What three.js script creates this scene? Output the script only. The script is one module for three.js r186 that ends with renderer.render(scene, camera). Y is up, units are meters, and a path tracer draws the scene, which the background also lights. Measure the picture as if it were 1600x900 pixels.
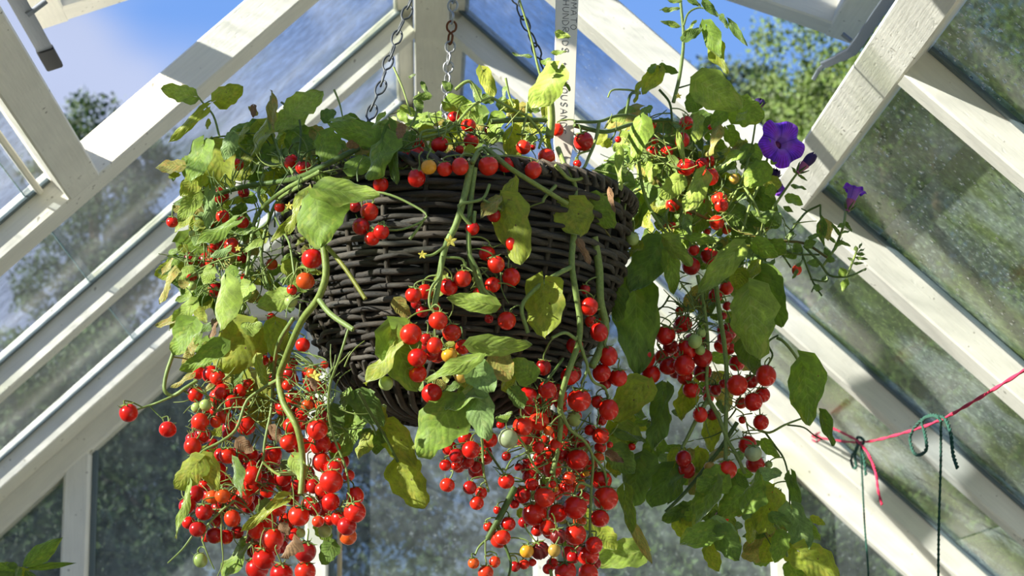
import * as THREE from 'three';
import { mergeGeometries } from 'three/addons/utils/BufferGeometryUtils.js';
import { ImprovedNoise } from 'three/addons/math/ImprovedNoise.js';

// ------------------------------------------------------------------ camera
const scene = new THREE.Scene();
const DEG = Math.PI / 180;
const EYE = new THREE.Vector3(0, 1.55, 0);
const FOCAL = 3100;                                   // in pixels of a 1600 x 900 frame
const PITCH = 12.28 * DEG, YAW = 2.68 * DEG, ROLL = -0.69 * DEG;
const FWD = new THREE.Vector3(Math.sin(YAW) * Math.cos(PITCH), Math.sin(PITCH), -Math.cos(YAW) * Math.cos(PITCH));
const RIGHT0 = new THREE.Vector3(Math.cos(YAW), 0, Math.sin(YAW));
const UP0 = new THREE.Vector3().crossVectors(RIGHT0, FWD);
const RIGHT = RIGHT0.clone().multiplyScalar(Math.cos(ROLL)).addScaledVector(UP0, Math.sin(ROLL));
const UP = UP0.clone().multiplyScalar(Math.cos(ROLL)).addScaledVector(RIGHT0, -Math.sin(ROLL));
const camera = new THREE.PerspectiveCamera(2 * Math.atan(450 / FOCAL) / DEG, 16 / 9, 0.05, 400);
camera.position.copy(EYE);
camera.quaternion.setFromRotationMatrix(new THREE.Matrix4().makeBasis(RIGHT, UP, FWD.clone().negate()));
camera.focus = 2.05;
camera.userData.fStop = 14;
scene.add(camera);
// a point of the place seen at (px, py), at the distance d in front of the camera along the ridge
function at(px, py, d) {
  const r = RIGHT.clone().multiplyScalar((px - 800) / FOCAL).addScaledVector(UP, (450 - py) / FOCAL).add(FWD);
  return r.multiplyScalar(-d / r.z).add(EYE);
}

// ------------------------------------------------------------------ light
const renderer = new THREE.WebGLRenderer({ antialias: true });
renderer.toneMapping = THREE.LinearToneMapping;
renderer.toneMappingExposure = 1.14;
renderer.shadowMap.enabled = true;
renderer.shadowMap.type = THREE.PCFSoftShadowMap;
const SUN = new THREE.Vector3(-0.83, 0.40, 0.34).normalize();
const sun = new THREE.DirectionalLight(new THREE.Color(1.0, 0.93, 0.80), 15);
sun.position.copy(SUN).multiplyScalar(12).add(new THREE.Vector3(0, 1.8, -2.4));
sun.target.position.set(0, 1.8, -2.4);
sun.castShadow = true;
sun.shadow.mapSize.set(4096, 4096);
Object.assign(sun.shadow.camera, { left: -4, right: 4, top: 4, bottom: -4, near: 0.5, far: 40 });
sun.shadow.bias = -0.0004;
scene.add(sun, sun.target);

const perlin = new ImprovedNoise();
function fbm(x, y, z, oct = 4) { let a = 0.5, s = 0; for (let i = 0; i < oct; i++) { s += a * perlin.noise(x, y, z); x *= 2.03; y *= 2.03; z *= 2.03; a *= 0.5; } return s; }
function rng(seed) { let a = seed >>> 0; return () => { a = (a + 0x6D2B79F5) >>> 0; let t = a; t = Math.imul(t ^ (t >>> 15), t | 1); t ^= t + Math.imul(t ^ (t >>> 7), t | 61); return ((t ^ (t >>> 14)) >>> 0) / 4294967296; }; }
const clamp = (x, a, b) => Math.min(b, Math.max(a, x));
const smooth = (a, b, x) => { const t = clamp((x - a) / (b - a), 0, 1); return t * t * (3 - 2 * t); };
const lerp = (a, b, t) => a + (b - a) * t;

// sky: blue air, paler towards the horizon, with drifting cloud banks all the way round
{
  const W = 1024, Hh = 512, data = new Float32Array(W * Hh * 4);
  for (let j = 0; j < Hh; j++) for (let i = 0; i < W; i++) {
    const el = ((j + 0.5) / Hh - 0.5) * Math.PI, az = ((i + 0.5) / W - 0.5) * 2 * Math.PI;
    const dx = Math.cos(el) * Math.cos(az), dy = Math.sin(el), dz = Math.cos(el) * Math.sin(az);
    const t = clamp(dy, 0, 1), k = Math.pow(1 - t, 3.2);
    let r = lerp(0.11, 0.36, k), g = lerp(0.29, 0.54, k), b = lerp(0.76, 0.90, k);
    const n = fbm(dx * 3.1 + 21.488, dy * 5.0 + 12.936, dz * 3.1 + 0.097, 5) * 1.5 + 0.10 - 0.55 * Math.max(0, dy - 0.32);
    const c = smooth(-0.02, 0.32, n) * smooth(-0.02, 0.08, dy) * 0.9;
    const w = 0.88 + 0.30 * fbm(dx * 6, dy * 9, dz * 6, 3);
    r = lerp(r, 0.60 * w, c); g = lerp(g, 0.67 * w, c); b = lerp(b, 0.90 * w, c);
    if (dy < 0) { const q = smooth(0, -0.12, dy); r = lerp(r, 0.12, q); g = lerp(g, 0.14, q); b = lerp(b, 0.08, q); }
    const o = (j * W + i) * 4; data[o] = r; data[o + 1] = g; data[o + 2] = b; data[o + 3] = 1;
  }
  const sky = new THREE.DataTexture(data, W, Hh, THREE.RGBAFormat, THREE.FloatType);
  sky.mapping = THREE.EquirectangularReflectionMapping; sky.magFilter = THREE.LinearFilter; sky.needsUpdate = true;
  scene.background = sky; scene.environment = sky;
}

// ------------------------------------------------------------------ helpers
const used = new Map();
function numbered(name) { const n = used.get(name) || 0; used.set(name, n + 1); return n ? `${name}_${String(n).padStart(3, '0')}` : name; }
function mesh(name, geometry, material, parent) {
  const m = new THREE.Mesh(geometry, material); m.castShadow = m.receiveShadow = true;
  m.name = parent ? name : numbered(name); (parent || scene).add(m); return m;
}
function thing(name, label, category, p = [0, 0, 0], group) {
  const g = new THREE.Group(); g.name = numbered(name); g.position.set(...p); scene.add(g);
  g.userData = { label, category }; if (group) g.userData.group = group; return g;
}
function structure(name, label) { const g = new THREE.Group(); g.name = name; g.userData = { kind: 'structure', label, category: name.split('_')[0] }; scene.add(g); return g; }
const V = (x, y, z) => new THREE.Vector3(x, y, z);

// a timber between two points: chamfered rectangle w (across) by t (along `face`), uv in metres
function beam(p0, p1, face, w, t, ch = 0.003, uOff = 0) {
  const ax = p1.clone().sub(p0), L = ax.length(); ax.normalize();
  const f = face.clone().addScaledVector(ax, -face.dot(ax)).normalize(), s = new THREE.Vector3().crossVectors(ax, f);
  const a = w / 2, b = t / 2, c = Math.min(ch, a * 0.45, b * 0.45);
  const pts = [[a, -b + c], [a, b - c], [a - c, b], [-a + c, b], [-a, b - c], [-a, -b + c], [-a + c, -b], [a - c, -b]];
  const pos = [], uv = [], idx = [];
  let per = uOff * 1.7;
  for (let i = 0; i < 8; i++) {
    const q = pts[i], r = pts[(i + 1) % 8], len = Math.hypot(q[0] - r[0], q[1] - r[1]), o = pos.length / 3;
    for (const [pt, e, v] of [[q, 0, per], [r, 0, per + len], [r, 1, per + len], [q, 1, per]]) {
      const P = (e ? p1 : p0).clone().addScaledVector(s, pt[0]).addScaledVector(f, pt[1]); pos.push(P.x, P.y, P.z); uv.push(uOff + e * L, v);
    }
    idx.push(o, o + 1, o + 2, o, o + 2, o + 3); per += len;
  }
  for (const e of [0, 1]) {
    const o = pos.length / 3;
    for (const pt of pts) { const P = (e ? p1 : p0).clone().addScaledVector(s, pt[0]).addScaledVector(f, pt[1]); pos.push(P.x, P.y, P.z); uv.push(uOff + pt[0], pt[1]); }
    for (let i = 1; i < 7; i++) e ? idx.push(o, o + i, o + i + 1) : idx.push(o, o + i + 1, o + i);
  }
  let g = new THREE.BufferGeometry();
  g.setAttribute('position', new THREE.Float32BufferAttribute(pos, 3)); g.setAttribute('uv', new THREE.Float32BufferAttribute(uv, 2)); g.setIndex(idx);
  g = g.toNonIndexed();
  // outward faces
  const P = g.attributes.position; let vol = 0; const A = V(), B = V(), C = V();
  for (let i = 0; i < P.count; i += 3) { A.fromBufferAttribute(P, i); B.fromBufferAttribute(P, i + 1); C.fromBufferAttribute(P, i + 2); A.sub(p0); B.sub(p0); C.sub(p0); vol += A.dot(B.clone().cross(C)); }
  if (vol < 0) for (const k of ['position', 'uv']) { const at_ = g.attributes[k], n = at_.itemSize, d = at_.array; for (let i = 0; i < P.count; i += 3) for (let c2 = 0; c2 < n; c2++) { const x = d[(i + 1) * n + c2]; d[(i + 1) * n + c2] = d[(i + 2) * n + c2]; d[(i + 2) * n + c2] = x; } }
  g.computeVertexNormals(); return g;
}
// a tube through points with a radius at each, round cross-section
function tube(points, radii, seg = 6, sub = 3, closed = false) {
  const crv = new THREE.CatmullRomCurve3(points, closed, 'centripetal'); const n = Math.max(2, (points.length - (closed ? 0 : 1)) * sub);
  const P = []; for (let i = 0; i <= n; i++) P.push(crv.getPoint(i / n));
  const pos = [], nor = [], uv = [], idx = []; let N = null, len = 0;
  for (let i = 0; i <= n; i++) {
    const T = (i < n ? P[i + 1].clone().sub(P[i]) : P[i].clone().sub(P[i - 1])).normalize();
    if (!N) N = Math.abs(T.y) < 0.9 ? V(0, 1, 0) : V(1, 0, 0);
    N = N.clone().addScaledVector(T, -N.dot(T)).normalize(); const Bn = T.clone().cross(N);
    if (i) len += P[i].distanceTo(P[i - 1]);
    const q = i / n * (radii.length - 1), k = Math.min(radii.length - 2, Math.floor(q)), r = radii.length > 1 ? lerp(radii[Math.max(0, k)], radii[Math.max(0, k) + 1], q - Math.max(0, k)) : radii[0];
    for (let j = 0; j <= seg; j++) {
      const a = j / seg * 2 * Math.PI, nx = N.clone().multiplyScalar(Math.cos(a)).addScaledVector(Bn, Math.sin(a));
      pos.push(P[i].x + nx.x * r, P[i].y + nx.y * r, P[i].z + nx.z * r); nor.push(nx.x, nx.y, nx.z); uv.push(len, j / seg * 0.02);
    }
  }
  for (let i = 0; i < n; i++) for (let j = 0; j < seg; j++) { const o = i * (seg + 1) + j; idx.push(o, o + 1, o + seg + 1, o + 1, o + seg + 2, o + seg + 1); }
  if (!closed) for (const e of [0, n]) { const o = pos.length / 3; pos.push(P[e].x, P[e].y, P[e].z); const T = P[Math.min(n, e + 1)].clone().sub(P[Math.max(0, e - 1)]).normalize().multiplyScalar(e ? 1 : -1); nor.push(T.x, T.y, T.z); uv.push(0, 0); for (let j = 0; j < seg; j++) { const b = e * (seg + 1) + j; e ? idx.push(o, b, b + 1) : idx.push(o, b + 1, b); } }
  const g = new THREE.BufferGeometry();
  g.setAttribute('position', new THREE.Float32BufferAttribute(pos, 3)); g.setAttribute('normal', new THREE.Float32BufferAttribute(nor, 3)); g.setAttribute('uv', new THREE.Float32BufferAttribute(uv, 2)); g.setIndex(idx); return g;
}
function texture(size, fn, srgb = false, wrap = true) {
  const d = new Uint8Array(size * size * 4);
  for (let j = 0; j < size; j++) for (let i = 0; i < size; i++) { const c = fn(i / size, j / size), o = (j * size + i) * 4; d[o] = clamp(c[0], 0, 1) * 255; d[o + 1] = clamp(c[1], 0, 1) * 255; d[o + 2] = clamp(c[2], 0, 1) * 255; d[o + 3] = 255; }
  const t = new THREE.DataTexture(d, size, size, THREE.RGBAFormat); t.magFilter = THREE.LinearFilter; t.minFilter = THREE.LinearFilter;
  if (wrap) t.wrapS = t.wrapT = THREE.RepeatWrapping; if (srgb) t.colorSpace = THREE.SRGBColorSpace; t.needsUpdate = true; return t;
}
// noise that repeats over the unit square: lattice gradients wrapped at f
function hash2(i, j, s) { let h = Math.imul(i + 11, 374761393) ^ Math.imul(j + 7, 668265263) ^ Math.imul(s + 17, 715827883); h = Math.imul(h ^ (h >>> 13), 1274126177); h ^= h >>> 16; return (h >>> 0) / 4294967296 * 6.2832; }
function lattice(u, v, f, s) {
  const x = u * f, y = v * f, i = Math.floor(x), j = Math.floor(y), a = x - i, b = y - j, m = (k) => ((k % f) + f) % f;
  const g = (di, dj) => { const t = hash2(m(i + di), m(j + dj), s); return Math.cos(t) * (a - di) + Math.sin(t) * (b - dj); };
  const q = a * a * a * (a * (a * 6 - 15) + 10), r = b * b * b * (b * (b * 6 - 15) + 10);
  return lerp(lerp(g(0, 0), g(1, 0), q), lerp(g(0, 1), g(1, 1), q), r);
}
function tile(u, v, f, s, oct = 4) { let n = 0, a = 0.6; for (let k = 0; k < oct; k++) { n += a * lattice(u, v, f << k, Math.floor(s * 7) + k); a *= 0.55; } return n; }

// ------------------------------------------------------------------ materials of the house
const M = {};
{
  const col = texture(1024, (u, v) => {
    const grain = fbm(u * 9, v * 160, 3.3, 3), blot = fbm(u * 7, v * 7, 9.1, 4), spot = fbm(u * 60, v * 60, 1.2, 2);
    let k = 0.965 + 0.05 * grain + 0.06 * blot; let r = 0.93 * k, g = 0.915 * k, b = 0.865 * k;
    const dirt = smooth(0.40, 0.50, spot + 0.45 * blot) * 0.5; r = lerp(r, 0.36, dirt); g = lerp(g, 0.33, dirt); b = lerp(b, 0.27, dirt); return [r, g, b];
  }, true);
  col.repeat.set(1.6, 1.6);
  const bmp = texture(1024, (u, v) => { const g = 0.5 + 0.55 * fbm(u * 14, v * 240, 5, 3) + 0.25 * fbm(u * 90, v * 90, 2, 2); const chip = smooth(0.27, 0.33, fbm(u * 34, v * 110, 8, 2)); const q = g - 0.5 * chip; return [q, q, q]; });
  bmp.repeat.set(1.6, 1.6);
  M.paint = new THREE.MeshStandardMaterial({ map: col, bumpMap: bmp, bumpScale: 0.0004, roughness: 0.55 });
  M.bead = new THREE.MeshStandardMaterial({ color: 0x5d6b70, roughness: 0.55 });
  M.edge = new THREE.MeshStandardMaterial({ color: 0xa9d8dc, roughness: 0.2 });
  M.metal = new THREE.MeshStandardMaterial({ color: 0x7f858c, metalness: 0.7, roughness: 0.55, bumpMap: bmp, bumpScale: 0.0003 });
  M.rubber = new THREE.MeshStandardMaterial({ color: 0x0c1116, roughness: 0.7 });
  const lap = (name, seed, film, clear) => {
    const tr = texture(512, (u, v) => { const t = clear(u, v, seed); return [t, t, t]; });
    const fc = texture(512, (u, v) => film(u, v, seed), true);
    tr.repeat.set(1.1, 1.1); fc.repeat.set(1.1, 1.1);
    M[name] = new THREE.MeshPhysicalMaterial({ map: fc, transmission: 1, transmissionMap: tr, thickness: 0, roughness: 0.16, ior: 1.5, side: THREE.DoubleSide });
    M[name].name = name;
  };
  // dried condensation and dust on the left panes, algae and water marks on the right ones, dust smears on the gable
  lap('glassLeft', 4, (u, v, s) => { const a = smooth(0.05, 0.35, tile(u, v, 4, s, 4)); const k = 0.9 + 0.2 * tile(u, v, 40, s, 2); return [lerp(0.90, 0.74, a) * k, lerp(0.93, 0.78, a) * k, lerp(0.96, 0.74, a) * k]; },
    (u, v, s) => 0.96 - 0.20 * smooth(0.0, 0.45, tile(u, v, 4, s + 3, 5)) - 0.30 * smooth(0.20, 0.34, tile(u, v, 120, s, 2)));
  lap('glassRight', 11, (u, v, s) => { const a = smooth(-0.15, 0.20, tile(u, v, 5, s, 5)); const k = 0.9 + 0.3 * tile(u, v, 70, s, 2); return [lerp(0.80, 0.58, a) * k, lerp(0.86, 0.66, a) * k, lerp(0.82, 0.42, a) * k]; },
    (u, v, s) => 0.78 - 0.36 * smooth(-0.25, 0.30, tile(u, v, 5, s + 3, 5)) - 0.36 * smooth(0.12, 0.26, tile(u, v, 120, s, 2)));
  lap('glassUpper', 31, (u, v, s) => { const k = 0.92 + 0.2 * tile(u, v, 40, s, 2); return [0.86 * k, 0.90 * k, 0.95 * k]; },
    (u, v, s) => 0.94 - 0.16 * smooth(-0.1, 0.4, tile(u, v, 4, s + 3, 5)) - 0.40 * smooth(0.20, 0.34, tile(u, v, 120, s, 2)));
  lap('glassGable', 23, (u, v, s) => { const k = 0.85 + 0.4 * tile(u, v, 40, s, 3); return [0.68 * k, 0.72 * k, 0.72 * k]; },
    (u, v, s) => 0.78 - 0.26 * smooth(-0.2, 0.35, tile(u, v, 5, s + 3, 5)) - 0.45 * smooth(0.26, 0.40, tile(u, v, 70, s, 3)));
}

// ------------------------------------------------------------------ the greenhouse
const XR = 0.0194, RIDGE = EYE.y + 1.268, TH = 42.98 * DEG, DEPTH = 0.048, SLOPE = 1.78;
const roofFrame = (s) => ({ a: V(s * Math.cos(TH), -Math.sin(TH), 0), n: V(s * Math.sin(TH), Math.cos(TH), 0), o: V(XR, RIDGE, 0) });
const onRoof = (R, a, n, d) => R.o.clone().addScaledVector(R.a, a).addScaledVector(R.n, n).setZ(-d);
// bars: distance of the near face, thickness
const BARS = [[-0.90, .039], [-0.29, .039], [0.24, .039], [0.84, .039], [1.44, .039], [2.24, .039], [2.885, .062], [3.47, .039], [4.013, .098]];
const TRIM = { '-1': [0.681, 0.740], '1': [0.704, 0.763] }, LAPS = { '-1': [0.785], '1': [0.885] };
function quad(p00, p10, p11, p01, w, h, off) {
  const P = [p00, p10, p11, p01], e1 = p10.clone().sub(p00).normalize(), e2 = p01.clone().sub(p00).add(p11).sub(p10); e2.addScaledVector(e1, -e2.dot(e1)).normalize();
  const g = new THREE.BufferGeometry();
  g.setAttribute('position', new THREE.Float32BufferAttribute(P.flatMap(p => [p.x, p.y, p.z]), 3));
  g.setAttribute('uv', new THREE.Float32BufferAttribute(P.flatMap(p => { const q = p.clone().sub(p00); return [q.dot(e1) + off, q.dot(e2) + off * 1.7]; }), 2));
  g.setIndex([0, 1, 2, 0, 2, 3]); g.computeVertexNormals(); return g;
}
for (const s of [-1, 1]) {
  const R = roofFrame(s), roof = structure(s < 0 ? 'roof_left' : 'roof_right', s < 0 ? 'left glazed roof slope of white painted bars' : 'right glazed roof slope of white painted bars');
  const [t0, t1] = TRIM[s], glass = s < 0 ? M.glassLeft : M.glassRight;
  BARS.forEach(([d, t], i) => {
    const from = (d > 2.8 || i === 1) ? 0.04 : t1;                   // bars under the vents start at the trimmer
    const b = mesh('glazing_bar', beam(onRoof(R, from, DEPTH / 2 + 0.006, d + t / 2), onRoof(R, SLOPE, DEPTH / 2 + 0.006, d + t / 2), V(0, 0, 1), DEPTH + 0.012, t, 0.003, i * 0.37 + (s > 0 ? 0.2 : 0)), M.paint, roof);
    b.geometry.translate(0, 0, 0);
  });
  // trimmer below the vent, and the batten beside it
  mesh('vent_trimmer', beam(onRoof(R, (t0 + t1) / 2, 0.036, -0.24), onRoof(R, (t0 + t1) / 2, 0.036, 2.886), R.n, t1 - t0, 0.072, 0.003, 1.3), M.paint, roof);
  if (s < 0) mesh('glass_batten', beam(onRoof(R, t1 + 0.024, 0.042, -0.24), onRoof(R, t1 + 0.024, 0.042, 2.886), R.n, 0.010, 0.012, 0.002, 0.9), M.paint, roof);
  // panes, lapped like shingles, with the dark putty line along the far bar
  for (let i = 0; i < BARS.length - 1; i++) {
    const d0 = BARS[i][0] + BARS[i][1], d1 = BARS[i + 1][0], top = d0 > 2.85 || i === 0 ? 0.03 : t1 + 0.002;
    const cuts = [top, ...LAPS[s].filter(x => x > top + 0.04).map(x => x + (d0 > 2.2 ? 0 : (i % 2 ? -0.04 : 0.03))), 1.42, SLOPE];
    for (let k = 0; k < cuts.length - 1; k++) {
      const a0 = cuts[k] - (k ? 0.012 : 0), a1 = cuts[k + 1] + 0.0, lift = 0.0035;
      const n0 = DEPTH + 0.0005, n1 = DEPTH + lift;
      mesh('pane', quad(onRoof(R, a0, n0, d0 - .004), onRoof(R, a0, n0, d1 + .004), onRoof(R, a1, n1, d1 + .004), onRoof(R, a1, n1, d0 - .004), d1 - d0, a1 - a0, i * 0.31 + k * 0.17), s > 0 && top < 0.1 && !k ? M.glassUpper : glass, roof);
      if (k < cuts.length - 2) mesh('pane_edge', beam(onRoof(R, a1, n1 - 0.0012, d0), onRoof(R, a1, n1 - 0.0012, d1), R.n, 0.0022, 0.003, 0.0003), M.edge, roof);
    }
    mesh('putty_line', beam(onRoof(R, top, DEPTH - 0.004, d1 - 0.0055), onRoof(R, SLOPE, DEPTH - 0.004, d1 - 0.0055), R.n, 0.011, 0.006, 0.0015), M.bead, roof);
  }
}
{ // dew drops clinging to the underside of the upper right panes
  const R = rng(5150), fr = roofFrame(1), g = new THREE.SphereGeometry(1, 10, 7), water = new THREE.MeshPhysicalMaterial({ color: 0xffffff, transmission: 1, thickness: 0.003, ior: 1.33, roughness: 0.02 });
  const roof = scene.getObjectByName('roof_right'), n = 1500, im = new THREE.InstancedMesh(g, water, n), o = new THREE.Object3D();
  for (let i = 0; i < n; i++) {
    const bay = i % 5 < 3 ? [1.9, 2.235] : [2.29, 2.87], d = lerp(bay[0], bay[1], R()), a = 0.77 + 0.55 * Math.pow(R(), 1.4), k = 0.0009 + 0.0020 * R() * R();
    o.position.copy(onRoof(fr, a, DEPTH - 0.0003 - k * 0.3, d)); o.quaternion.setFromUnitVectors(V(0, 1, 0), fr.n); o.scale.set(k * (1 + 0.8 * R()), k * 0.6, k); o.updateMatrix(); im.setMatrixAt(i, o.matrix);
  }
  im.name = 'dew_drops'; im.userData = { kind: 'stuff' }; im.castShadow = im.receiveShadow = true; roof.add(im);
}
{ // ridge board
  const ridge = structure('trim_1', 'white ridge board under the roof apex');
  mesh('ridge_board', beam(V(XR, RIDGE + 0.04, 0.9), V(XR, RIDGE + 0.04, -4.10), V(0, 1, 0), 0.064, 0.14, 0.003, 0.6), M.paint, ridge);
  for (const q of [-1, 1]) mesh('ridge_plate', beam(V(XR + q * 0.0515, RIDGE + 0.034, 0.9), V(XR + q * 0.0515, RIDGE + 0.034, -4.10), V(0, 1, 0), 0.036, 0.05, 0.003, 0.9), M.paint, ridge);
}
{ // far gable
  const wall = structure('wall_back', 'glazed gable end of white posts and dusty panes');
  const G0 = 4.111, GT = 0.054, gm = G0 + GT / 2;
  for (const s of [-1, 1]) {
    const R = roofFrame(s), n0 = -0.045, n1 = DEPTH;
    mesh('gable_rafter', beam(onRoof(R, 0.03, (n0 + n1) / 2, gm), onRoof(R, SLOPE, (n0 + n1) / 2, gm), R.n, GT, n1 - n0, 0.006, s + 2.1), M.paint, wall);
  }
  const soff = (x) => RIDGE - 0.061 - Math.tan(TH) * Math.abs(x - XR);
  const post = (x, w, y0, y1, d = gm, t = 0.05) => mesh('post', beam(V(x, y0, -d), V(x, y1, -d), V(0, 0, 1), w, t, 0.005, x * 3), M.paint, wall);
  const TR = EYE.y + 0.86;
  post(XR - 0.730, 0.054, 0.9, soff(XR - 0.730) + 0.02); post(XR + 0.737, 0.054, 0.9, soff(XR + 0.737) + 0.02);
  post(XR - 0.236, 0.048, 0.9, TR); post(XR + 0.236, 0.048, 0.9, TR);
  post(XR + 0.008, 0.140, TR, RIDGE + 0.03, gm - 0.002, 0.056);
  mesh('transom', beam(V(XR - 0.38, TR, -gm), V(XR + 0.38, TR, -gm), V(0, 0, 1), 0.05, 0.05, 0.005, 0.2), M.paint, wall);
  mesh('sill', beam(V(XR - 1.35, 0.88, -gm), V(XR + 1.35, 0.88, -gm), V(0, 0, 1), 0.06, 0.08, 0.005, 0.2), M.paint, wall);
  const pane = (x0, x1, y0, f0, f1, off) => mesh('pane', quad(V(x0, y0, -gm - 0.012), V(x1, y0, -gm - 0.012), V(x1, f1, -gm - 0.012), V(x0, f0, -gm - 0.012), x1 - x0, f1 - y0, off), M.glassGable, wall);
  const xs = [-1.30, -0.757, -0.703, -0.26, -0.212, 0.212, 0.26, 0.71, 0.764, 1.30].map(x => x + XR);
  pane(xs[0], xs[1], 0.91, soff(xs[0]), soff(xs[1]), 0.1); pane(xs[2], xs[3], 0.91, soff(xs[2]), soff(xs[3]), 0.7);
  pane(xs[4], xs[5], 0.91, TR, TR, 1.2); pane(xs[6], xs[7], 0.91, soff(xs[6]), soff(xs[7]), 1.9); pane(xs[8], xs[9], 0.91, soff(xs[8]), soff(xs[9]), 2.4);
  pane(XR - 0.35, XR - 0.06, TR, TR, soff(XR - 0.06), 3.0); pane(XR + 0.085, XR + 0.35, TR, soff(XR + 0.085), TR, 3.5);
  // dark putty strip beside the left post
  mesh('putty_line', beam(V(XR - 0.697, 0.92, -gm - 0.004), V(XR - 0.697, soff(XR - 0.697), -gm - 0.004), V(0, 0, 1), 0.012, 0.01, 0.002), M.bead, wall);
  mesh('putty_line', beam(V(XR - 0.206, 0.92, -gm - 0.004), V(XR - 0.206, TR, -gm - 0.004), V(0, 0, 1), 0.012, 0.01, 0.002), M.bead, wall);
  mesh('gable_boarding', beam(V(XR - 1.35, 0.44, -gm), V(XR + 1.35, 0.44, -gm), V(0, 0, 1), 0.82, 0.04, 0.004, 0.3), M.paint, wall);
}
for (const s of [-1, 1]) { // side walls: sill board, posts and glass up to the eaves
  const wall = structure(s < 0 ? 'wall_left' : 'wall_right', s < 0 ? 'left glazed side wall below the eaves' : 'right glazed side wall below the eaves');
  const x = XR + s * 1.335, e = RIDGE - SLOPE * Math.sin(TH);
  mesh('eaves_plate', beam(V(x, e + 0.01, 0.9), V(x, e + 0.01, -4.16), V(0, 1, 0), 0.06, 0.08, 0.004, 0.4), M.paint, wall);
  mesh('sill_wall', beam(V(x, 0.35, 0.9), V(x, 0.35, -4.16), V(0, 1, 0), 0.06, 0.7, 0.004, 0.4), M.paint, wall);
  for (const [d, t] of BARS) mesh('post', beam(V(x, 0.7, -d - t / 2), V(x, e, -d - t / 2), V(0, 0, 1), 0.05, 0.045, 0.003, d), M.paint, wall);
  for (let i = 0; i < BARS.length - 1; i++) { const a = BARS[i][0] + BARS[i][1], b = BARS[i + 1][0]; mesh('pane', quad(V(x, 0.7, -a), V(x, 0.7, -b), V(x, e - 0.03, -b), V(x, e - 0.03, -a), b - a, e - 0.73, i * 0.4), M.glassGable, wall); }
}
{ // floor and the ground outside
  const soil = texture(512, (u, v) => { const k = 0.75 + 0.5 * tile(u, v, 60, 2, 4); return [0.66 * k, 0.62 * k, 0.55 * k]; }, true);
  const m = new THREE.MeshStandardMaterial({ map: soil, roughness: 0.95 });
  const floor = structure('floor', 'grey paved floor of the greenhouse');
  mesh('paving', beam(V(0, -0.02, 1.0), V(0, -0.02, -4.2), V(0, 1, 0), 2.8, 0.04, 0.002), m, floor);
  const gt = texture(512, (u, v) => { const k = 0.7 + 0.7 * tile(u, v, 50, 7, 4); return [0.30 * k, 0.40 * k, 0.15 * k]; }, true); gt.repeat.set(0.5, 0.5);
  const lawn = mesh('lawn', beam(V(0, -0.07, 40), V(0, -0.07, -90), V(0, 1, 0), 130, 0.06, 0.002), new THREE.MeshStandardMaterial({ map: gt, roughness: 1 }));
  lawn.userData = { kind: 'structure', label: 'green lawn outside the greenhouse', category: 'lawn' };
}

// roof vents, hinged at the ridge and propped open
for (const s of [-1, 1]) {
  const al = 19.5 * DEG, a = V(s * Math.cos(al), -Math.sin(al), 0), n = V(s * Math.sin(al), Math.cos(al), 0);
  const o = s < 0 ? V(XR - 0.046, RIDGE - 0.003, 0) : V(XR + 0.046, RIDGE - 0.003, 0), Ls = s < 0 ? 0.608 : 0.665;
  const vent = thing('roof_vent', s < 0 ? 'open white roof vent sash on the left of the ridge' : 'open white roof vent sash on the right of the ridge', 'roof vent', [0, 0, 0], 'propped open roof vents');
  const P = (q, k, d) => o.clone().addScaledVector(a, q).addScaledVector(n, k).setZ(-d);
  const far = 2.975, near = -0.2;
  for (const d of [near + 0.025, 0.7, 1.65, 2.28, far - 0.026]) mesh('side_rail', beam(P(0, 0.024, d), P(Ls - 0.05, 0.024, d), V(0, 0, 1), 0.048, d > 2.8 || d < 0 ? 0.052 : 0.03, 0.003, d), M.paint, vent);
  mesh('bottom_rail', beam(P(Ls - 0.025, 0.024, near), P(Ls - 0.025, 0.024, far), n, 0.056, 0.050, 0.003, 2.2), M.paint, vent);
  mesh('hinge_rail', beam(P(0.018, 0.024, near), P(0.018, 0.024, far), n, 0.04, 0.046, 0.003, 1.2), M.paint, vent);
  const ds = [near + 0.05, 0.685, 0.715, 1.635, 1.665, 2.265, 2.295, far - 0.052];
  for (let i = 0; i < 8; i += 2) mesh('pane', quad(P(0.04, 0.040, ds[i]), P(0.04, 0.040, ds[i + 1]), P(Ls - 0.05, 0.040, ds[i + 1]), P(Ls - 0.05, 0.040, ds[i]), ds[i + 1] - ds[i], Ls - 0.09, 0.3 * i), M.glassLeft, vent);
}
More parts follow.
